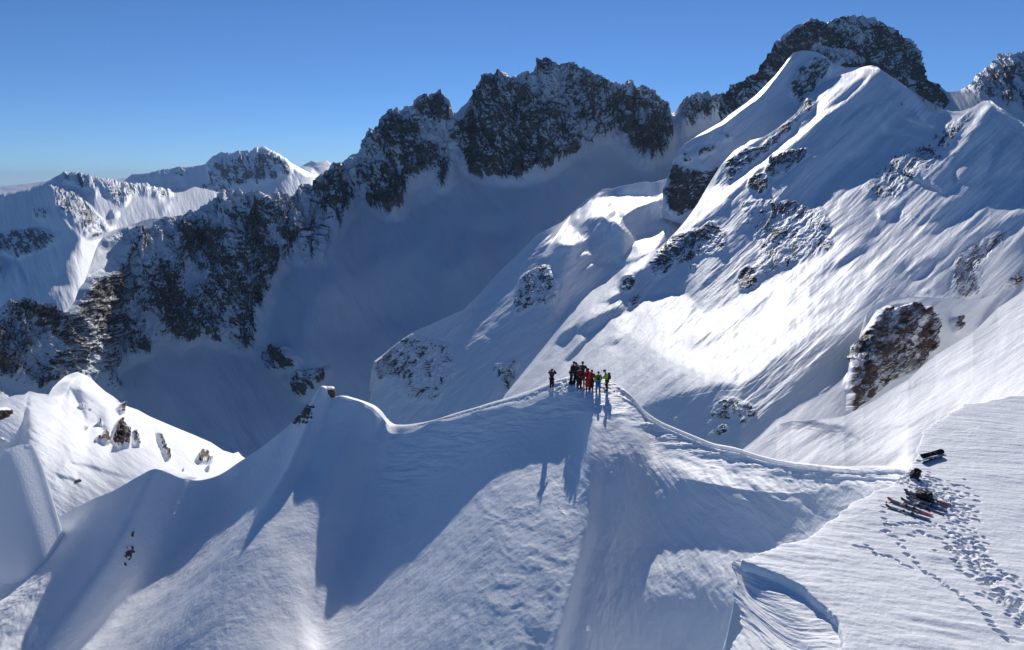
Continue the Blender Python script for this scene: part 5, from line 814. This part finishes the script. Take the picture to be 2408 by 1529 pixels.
def backpack(label, root, chest, m, tall=.52, on_back=True, m2=None):
    """a rucksack carried on the back of a person"""
    rot = root.rotation_euler.z; o = Vector(chest) + Vector((0, -.26, -.09)); o.rotate(Matrix.Rotation(rot, 3, 'Z'))
    r_ = thing('backpack', label, 'backpack', Vector(root.location) + o, rot, None)
    part('pack_bag', bm_mesh('bag', lambda bm, b: box(bm, b, (0, 0, 0), (.32, .20, tall), None, .07)), m, r_)
    part('top_lid', bm_mesh('lid', lambda bm, b: box(bm, b, (0, .01, tall/2 + .02), (.29, .22, .10), None, .04)), m2 or m, r_)
    part('front_pocket', bm_mesh('pocket', lambda bm, b: box(bm, b, (0, -.11, -.06), (.24, .07, tall*.55), None, .03)), m, r_)
    for sx in (-1, 1):
        def sf(bm, b):
            pts = [(sx*.11, .08, tall*.36), (sx*.12, .24, tall*.40), (sx*.13, .36, tall*.22), (sx*.14, .34, -.02), (sx*.15, .10, -.16)]
            for p_, q_ in zip(pts[:-1], pts[1:]): tube(bm, b, p_, q_, .022, .022, 8)
        part('shoulder_strap', bm_mesh('strap', sf), BLACK, r_)
    return r_
NAVY = cm('navy_cloth', (.012, .018, .045)); DKRED = cm('dark_red_cloth', (.14, .015, .012)); RED = cm('red_cloth', (.50, .012, .014)); GREEN = cm('green_cloth', (.27, .42, .02)); BLUE = cm('blue_cloth', (.010, .12, .42))
BROWN = cm('brown_cloth', (.05, .032, .018)); ORANGE = cm('rust_cloth', (.22, .05, .02)); SLATE = cm('blue_grey_cloth', (.03, .06, .12)); OLIVE = cm('olive_cloth', (.045, .045, .02)); YELLOW = cm('yellow_lens', (.50, .36, .03), .25)
GREY = cm('grey_cloth', (.08, .085, .10))
fx, fy = F1(440, 1068); p1, c1, _ = person('person alone at the left photographing with both elbows raised, rust shoulders and dark trousers', fx, fy, 15, NAVY, BLACK, 1.66, arms='camera', sleeve=ORANGE, stance=.10)
def cam_obj():
    o = Vector((0, .30, 1.52)); o.rotate(Matrix.Rotation(p1.rotation_euler.z, 3, 'Z'))
    r_ = thing('photo_camera', 'small black camera held up to the face of the lone person', 'camera', Vector(p1.location) + o, p1.rotation_euler.z)
    part('camera_body', bm_mesh('cb', lambda bm, b: box(bm, b, (0, 0, 0), (.14, .05, .09), None, .01)), BLACK, r_)
    part('lens', bm_mesh('ln', lambda bm, b: tube(bm, b, (0, .02, 0), (0, .10, 0), .034, .036, 16)), BLACK, r_)
cam_obj()
fx, fy = F1(955, 905); p2, c2, _ = person('person in navy at the left rear of the huddle, bent slightly forward', fx, fy, 110, NAVY, BLACK, 1.80, lean=.30, hat=NAVY, head_fwd=.03, stance=.09)
fx, fy = F1(1085, 960); p3, c3, _ = person('person in dark clothes with a pale blue cap, behind the left side of the huddle', fx, fy, 200, BROWN, NAVY, 1.80, hat=SLATE, stance=.10)
backpack('large dark rucksack on the back of the person in the pale blue cap', p3, c3, BLACK, .55, m2=SLATE)
fx, fy = F1(1180, 1085); p4, c4, _ = person('person in dark maroon jacket and black trousers with goggles, at the front of the huddle', fx, fy, 165, DKRED, BLACK, 1.80, arms='front', hat=GREY, goggles=cm('grey_lens', (.12, .13, .15), .2), stance=.10)
fx, fy = F1(1275, 960); p5, c5, _ = person('tallest looking person at the back of the huddle, dark olive jacket and yellow goggles', fx, fy, 190, OLIVE, BROWN, 1.90, arms='hips', goggles=YELLOW, stance=.10)
fx, fy = F1(1405, 1140); p6, c6, _ = person('person all in bright red, jacket and trousers, seen from behind', fx, fy, -10, RED, RED, 1.84, arms='mixed', hat=DKRED, stance=.085, hood=RED)
backpack('bright red rucksack on the back of the person all in red', p6, c6, RED, .56)
fx, fy = F1(1505, 1128); p7, c7, _ = person('person in a red jacket with black trousers, just right of the one all in red', fx, fy, 25, cm('deep_red_cloth', (.30, .016, .014)), BLACK, 1.70, hat=DKRED, stance=.08)
fx, fy = F1(1690, 1178); p8, c8, _ = person('person in a lime green jacket and blue trousers facing the camera', fx, fy, 175, GREEN, BLUE, 1.68, arms='front', hat=GREY, stance=.12, sleeve=None)
def chest_pack():
    o = Vector(c8) + Vector((0, .22, -.08)); o.rotate(Matrix.Rotation(p8.rotation_euler.z, 3, 'Z'))
    r_ = thing('chest_pouch', 'black pouch worn on the chest of the person in blue trousers', 'pouch', Vector(p8.location) + o, p8.rotation_euler.z)
    part('pouch_bag', bm_mesh('pb', lambda bm, b: box(bm, b, (0, 0, 0), (.20, .10, .28), None, .03)), BLACK, r_)
    part('pouch_flap', bm_mesh('pf', lambda bm, b: box(bm, b, (0, .03, .08), (.19, .08, .10), None, .02)), GREY, r_)
    for sx in (-1, 1):
        part('harness_strap', bm_mesh('hs', lambda bm, b: tube(bm, b, (sx*.08, -.01, .12), (sx*.13, -.10, .30), .02, .02, 8)), BLACK, r_)
        part('waist_strap', bm_mesh('hs', lambda bm, b: tube(bm, b, (sx*.09, -.02, -.10), (sx*.20, -.12, -.16), .018, .018, 8)), BLACK, r_)
chest_pack()
fx, fy = F1(1925, 1158); p9, c9, _ = person('person in green jacket at the right end, standing side on with head bowed', fx, fy, -82, GREEN, BLACK, 1.78, lean=.22, hat=BLACK, head_fwd=.07, stance=.07, arms='front')
backpack('black rucksack on the back of the person at the right end', p9, c9, BLACK, .50)
def rag(bm, b, c, r, sd):
    for v in blob(bm, b, Vector((0, 0, 0)), (1, 1, 1), 4):
        q = np.sign(v.co[:])*np.abs(np.array(v.co[:]))**.8; k_ = 1 + .22*float(fbm(q[0]*1.6 + sd, q[1]*1.6, q[2]*1.6, 3))
        v.co = Vector((c[0] + q[0]*r[0]*k_, c[1] + q[1]*r[1]*k_, c[2] + q[2]*r[2]*k_))
def lying_pack(label, P0, rot, s, m, tilt=1.2):
    r_ = thing('backpack', label, 'backpack', (P0[0], P0[1], P0[2] + .10*s), rot)
    r_.rotation_euler = (tilt, 0, rot)
    part('pack_bag', bm_mesh('bag', lambda bm, b: rag(bm, b, (0, 0, 0), (.19*s, .15*s, .29*s), 3.3)), m, r_)
    part('top_lid', bm_mesh('lid', lambda bm, b: rag(bm, b, (0, .01, .27*s), (.17*s, .14*s, .075*s), 6.1)), m, r_)
    part('front_pocket', bm_mesh('pocket', lambda bm, b: box(bm, b, (0, -.13*s, -.05*s), (.24*s, .08*s, .28*s), None, .03*s)), GREY, r_)
    for sx in (-1, 1):
        def st(bm, b, sx=sx):
            pts = [(sx*.10*s, .12*s, .2*s), (sx*.13*s, .22*s, .1*s), (sx*.14*s, .21*s, -.06*s), (sx*.15*s, .12*s, -.18*s)]
            for p_, q_ in zip(pts[:-1], pts[1:]): tube(bm, b, p_, q_, .02*s, .02*s, 8)
        part('shoulder_strap', bm_mesh('st', st), BLACK, r_)
    return r_
lying_pack('black rucksack lying on the snow at the feet of the huddle', on_ridge(*F1(975, 995)), 1.3, 1.0, BLACK)

# ------------------------------------------------------------------ 10. skis, poles and packs left on the snowfield
def ski_mesh(Ls, wt, ww, wtl):
    n = 44; V = []; Fc = []
    for i in range(n + 1):
        t = i/n; y = (t - .5)*Ls
        wd = ww + (wt - ww)*sstep(.45, .93, t)*1.0 + (wtl - ww)*(1 - sstep(.05, .5, t))
        if t > .93: wd *= math.sqrt(max(.02, 1 - ((t - .93)/.07)**2))
        if t < .02: wd *= .8
        z = .07*max(0, (t - .88)/.12)**1.8 + .01*max(0, (.04 - t)/.04)
        th = .012*(1 - .5*abs(2*t - 1))
        V += [(-wd/2, y, z), (wd/2, y, z), (wd/2, y, z + th + .004), (-wd/2, y, z + th + .004)]
    for i in range(n):
        a = 4*i; b = a + 4
        for q in range(4): Fc.append((a + q, a + (q + 1) % 4, b + (q + 1) % 4, b + q))
    Fc += [(3, 2, 1, 0), (4*n, 4*n + 1, 4*n + 2, 4*n + 3)]
    me = bpy.data.meshes.new('ski_body'); me.from_pydata(V, [], [f_[::-1] for f_ in Fc]); me.update(); return me
def stripe_mat(name, c1_, c2_, c3_):
    m, t, b = mat_new(name); N = t.nodes.new
    tc = N('ShaderNodeTexCoord'); sx = N('ShaderNodeSeparateXYZ'); t.links.new(tc.outputs['Generated'], sx.inputs[0])
    rp = N('ShaderNodeValToRGB'); rp.color_ramp.interpolation = 'CONSTANT'; e = rp.color_ramp.elements
    e[0].position = 0; e[0].color = (*c1_, 1); e[1].position = .22; e[1].color = (*c2_, 1)
    for p_, c_ in ((.60, c1_), (.66, c3_), (.69, c2_), (.88, c1_)):
        q = e.new(p_); q.color = (*c_, 1)
    t.links.new(sx.outputs[1], rp.inputs[0]); t.links.new(rp.outputs[0], b.inputs['Base Color']); b.inputs['Roughness'].default_value = .32
    return m
SKM = {'red': stripe_mat('red_ski_topsheet', (.27, .035, .015), (.03, .015, .012), (.5, .4, .3)), 'blue': stripe_mat('blue_ski_topsheet', (.02, .03, .07), (.03, .05, .06), (.5, .5, .5)),
       'black': stripe_mat('black_ski_topsheet', (.014, .012, .014), (.05, .012, .012), (.3, .3, .3)), 'wine': stripe_mat('wine_ski_topsheet', (.10, .02, .02), (.02, .018, .02), (.35, .30, .1))}
METAL = cm('binding_metal', (.10, .10, .11), .35)
def ski(label, a, b, kind, Ls=None, lift=.03, roll=0.0, wide=1.0, grp='skis left lying on the snow'):
    """tip at picture point a, tail at b (both on the snow)"""
    A_ = on_field(*Z2(*a)); B_ = on_field(*Z2(*b)); d = Vector(A_ - B_); Ls = Ls or d.length
    mid = Vector((A_ + B_)/2); rz = math.atan2(-d.x, d.y)
    r_ = thing('ski', label, 'ski', (mid.x, mid.y, mid.z + lift), rz, grp); r_.rotation_euler = (math.atan2(d.z, math.hypot(d.x, d.y)), roll, rz)
    part('ski_body', ski_mesh(d.length, .185*wide, .145*wide, .170*wide), SKM[kind], r_)
    def toe(bm, bb): box(bm, bb, (0, .12, .045), (.075, .09, .035), None, .01); tube(bm, bb, (-.035, .12, .06), (-.045, .12, .085), .012, .01); tube(bm, bb, (.035, .12, .06), (.045, .12, .085), .012, .01)
    def heel(bm, bb): box(bm, bb, (0, -.17, .04), (.07, .12, .03), None, .008); box(bm, bb, (0, -.16, .075), (.055, .06, .06), None, .015)

    part('toe_binding', bm_mesh('toe', toe), METAL, r_); part('heel_binding', bm_mesh('heel', heel), METAL, r_);
    for sx in (-1, 1): part('ski_brake', bm_mesh('brake', lambda bm, bb: tube(bm, bb, (sx*.06, -.10, .03), (sx*.075, -.22, .05), .006, .006, 6)), BLACK, r_)
    return r_
def pole(label, a, b, m, lift=.06):
    A_ = on_field(*Z2(*a)); B_ = on_field(*Z2(*b)); d = Vector(B_ - A_)
    r_ = thing('ski_pole', label, 'ski pole', (A_[0], A_[1], A_[2] + lift), 0, 'ski poles lying by the skis'); r_.rotation_euler = d.to_track_quat('Z', 'Y').to_euler()
    L_ = d.length
    part('shaft', bm_mesh('sh', lambda bm, b_: tube(bm, b_, (0, 0, .1), (0, 0, L_), .010, .008, 10)), m, r_)
    part('grip', bm_mesh('gr', lambda bm, b_: (tube(bm, b_, (0, 0, -.02), (0, 0, .14), .019, .016, 12), blob(bm, b_, Vector((0, 0, -.02)), (.024, .024, .015), 2))), BLACK, r_)
    part('basket', bm_mesh('bk', lambda bm, b_: tube(bm, b_, (0, 0, L_ - .09), (0, 0, L_ - .08), .045, .05, 18)), BLACK, r_)
    part('strap', bm_mesh('sp', lambda bm, b_: (tube(bm, b_, (0, .01, 0), (.03, .06, .06), .006, .006, 6), tube(bm, b_, (.03, .06, .06), (0, .02, .12), .006, .006, 6))), BLACK, r_)
ski('red tipped ski nearest the camera, upper one of the front pair', (250, 1000), (1005, 1275), 'red')
ski('dark blue ski with pale binding, lowest and nearest of all the skis', (215, 1115), (960, 1345), 'blue')
ski('black ski in the middle pair, its lower one with red binding area', (470, 1000), (1200, 1250), 'black')
ski('grey blue ski in the middle pair, its upper one', (560, 985), (1240, 1195), 'blue')
ski('wine coloured ski under the rucksack, upper one of the far pair', (525, 865), (1310, 1095), 'wine')
ski('black ski under the rucksack, lower one of the far pair', (545, 915), (1290, 1130), 'black')
pole('thin red ski pole whose tip sticks out left of the rucksack', (940, 915), (570, 815), cm('red_pole', (.35, .04, .03), .3), .12)
pole('dark ski pole running from the rucksack out to the right', (900, 925), (1345, 1070), cm('dark_pole', (.03, .025, .02), .3), .10)
pole('black ski pole lying between the two nearest skis', (700, 1215), (195, 1060), cm('black_pole', (.015, .015, .02), .3), .06)
lying_pack('big black rucksack lying across the skis', on_field(*Z2(840, 975)) + np.array([0, 0, .06]), .5, .95, BLACK, 1.35)
ski('wide black ski with red graphics at the far edge, the upper one', (1165, 205), (820, 300), 'black', lift=.07, roll=.7, wide=1.3)
ski('wide black ski half covered in snow at the far edge, the lower one', (1210, 285), (840, 375), 'black', lift=.05, roll=-.9, wide=1.25)
gp = on_field(*Z2(715, 640))
lying_pack('small black rucksack standing on the trodden snow between the two groups of skis', gp + np.array([0, 0, .05]), 2.1, .85, BLACK, .75)
def crampons():
    P0 = on_field(*Z2(765, 690)); r_ = thing('glove', 'pale glove lying beside the small standing rucksack', 'glove', (P0[0], P0[1], P0[2] + .05), .8)
    Vg = [Vector((0, 0, 0)), Vector((0, .09, .01)), Vector((0, .16, .015))]; Eg = [(0, 1), (1, 2)]; Rg = [.045, .042, .048]
    for o_, ln in ((-.045, .09), (-.015, .11), (.015, .10), (.045, .08)):
        c0 = len(Vg); Vg += [Vector((o_, .19, .015)), Vector((o_*1.2, .17 + ln, .0))]; Rg += [.019, .016]; Eg += [(2, c0), (c0, c0 + 1)]
    c0 = len(Vg); Vg += [Vector((.08, .12, .01)), Vector((.11, .17, .005))]; Rg += [.02, .017]; Eg += [(1, c0), (c0, c0 + 1)]
    part('glove_hand', skin_mesh('glove', Vg, Eg, Rg), cm('pale_cloth', (.55, .56, .58)), r_)
    part('cuff', bm_mesh('cuff', lambda bm, b: tube(bm, b, (0, -.06, 0), (0, .03, .005), .058, .05, 16)), BLACK, r_)
crampons()

# ------------------------------------------------------------------ 11. single rocks
def rock_thing(label, P0, size, rot, m, seed, cap=True):
    r_ = thing('rock', label, 'rock', tuple(P0), rot)
    def rf(bm, b):
        blob(bm, b, Vector((0, 0, 0)), (1, 1, 1), 5)
        co = np.array([v.co[:] for v in bm.verts]); 
        q = np.sign(co)*np.abs(co)**.62; q /= np.maximum(np.abs(q).max(1), 1e-6)[:, None]**.35
        d_ = 1 + .22*fbm(q[:, 0]*1.3 + seed, q[:, 1]*1.3, q[:, 2]*1.3, 4, .55) + .06*np.round(3*ridged(q[:, 2]*2.4 + seed, q[:, 0]*.5, q[:, 1]*.5, 2))/3
        q = q*d_[:, None]*np.array(size)*.5
        for v, c_ in zip(bm.verts, q): v.co = c_
    me_ = bm_mesh('stone', rf); me_.polygons.foreach_set('use_smooth', [False]*len(me_.polygons)); part('stone', me_, m, r_)
    if cap:
        def cf(bm, b):
            vs = blob(bm, b, Vector((-.05*size[0], .05*size[1], size[2]*.50)), (size[0]*.50, size[1]*.46, size[2]*.16), 4)
            for v in vs: v.co += Vector((0, 0, .05*size[2]*float(perlin(v.co.x*3, v.co.y*3, 2.2))))
        part('snow_cap', bm_mesh('cap', cf), S_CAP, r_)
    return r_
S_CAP = flat_mat('cap_snow', (.88, .90, .92), .6, .02, 4)
m_rock, t_, b_ = mat_new('brown_rock'); N_ = t_.nodes.new
nz_ = N_('ShaderNodeTexNoise'); nz_.inputs['Scale'].default_value = 3.5; nz_.inputs['Detail'].default_value = 9; nz_.inputs['Roughness'].default_value = .7
rp_ = N_('ShaderNodeValToRGB'); rp_.color_ramp.elements[0].position = .35; rp_.color_ramp.elements[0].color = (.04, .03, .022, 1); rp_.color_ramp.elements[1].position = .7; rp_.color_ramp.elements[1].color = (.24, .17, .11, 1)
t_.links.new(nz_.outputs['Fac'], rp_.inputs[0]); t_.links.new(rp_.outputs[0], b_.inputs['Base Color']); b_.inputs['Roughness'].default_value = .85
bu_ = N_('ShaderNodeBump'); bu_.inputs['Distance'].default_value = .06; t_.links.new(nz_.outputs['Fac'], bu_.inputs['Height']); t_.links.new(bu_.outputs[0], b_.inputs['Normal'])
rock_thing('blocky brown rock with a snow cap sticking up from the crest left of the saddle', world(775, 926, 70.3), (1.25, 1.2, 1.15), .3, m_rock, 3.1)
rock_thing('small brown rock poking out of the bright snow below the white hill', world(184, 1133, 88), (.75, .7, .55), .8, m_rock, 8.3, False)



# ------------------------------------------------------------------ 12. the air
lo = min(min((o_.matrix_world @ Vector(c_)).z for c_ in o_.bound_box) for o_ in C.objects if o_.type == 'MESH')
hi = max(max((o_.matrix_world @ Vector(c_)).z for c_ in o_.bound_box) for o_ in C.objects if o_.type == 'MESH')
hm = bpy.data.meshes.new('haze'); X_, Y0_, Y1_, Z0_, Z1_ = 21000, -60, 22500, lo - 1, hi + 5
hm.from_pydata([(x, y, z) for z in (Z0_, Z1_) for (x, y) in ((-X_, Y0_), (X_, Y0_), (X_, Y1_), (-X_, Y1_))], [], [(3, 2, 1, 0), (4, 5, 6, 7), (0, 1, 5, 4), (1, 2, 6, 5), (2, 3, 7, 6), (3, 0, 4, 7)])
ho = bpy.data.objects.new('haze', hm); C.objects.link(ho); ho['kind'] = 'stuff'
m = bpy.data.materials.new('thin_air'); m.use_nodes = True; t = m.node_tree; t.nodes.clear()
out = t.nodes.new('ShaderNodeOutputMaterial'); pv = t.nodes.new('ShaderNodeVolumePrincipled')
pv.inputs['Color'].default_value = (.45, .68, 1, 1); pv.inputs['Density'].default_value = .000032; pv.inputs['Anisotropy'].default_value = .1
t.links.new(pv.outputs[0], out.inputs['Volume']); hm.materials.append(m)
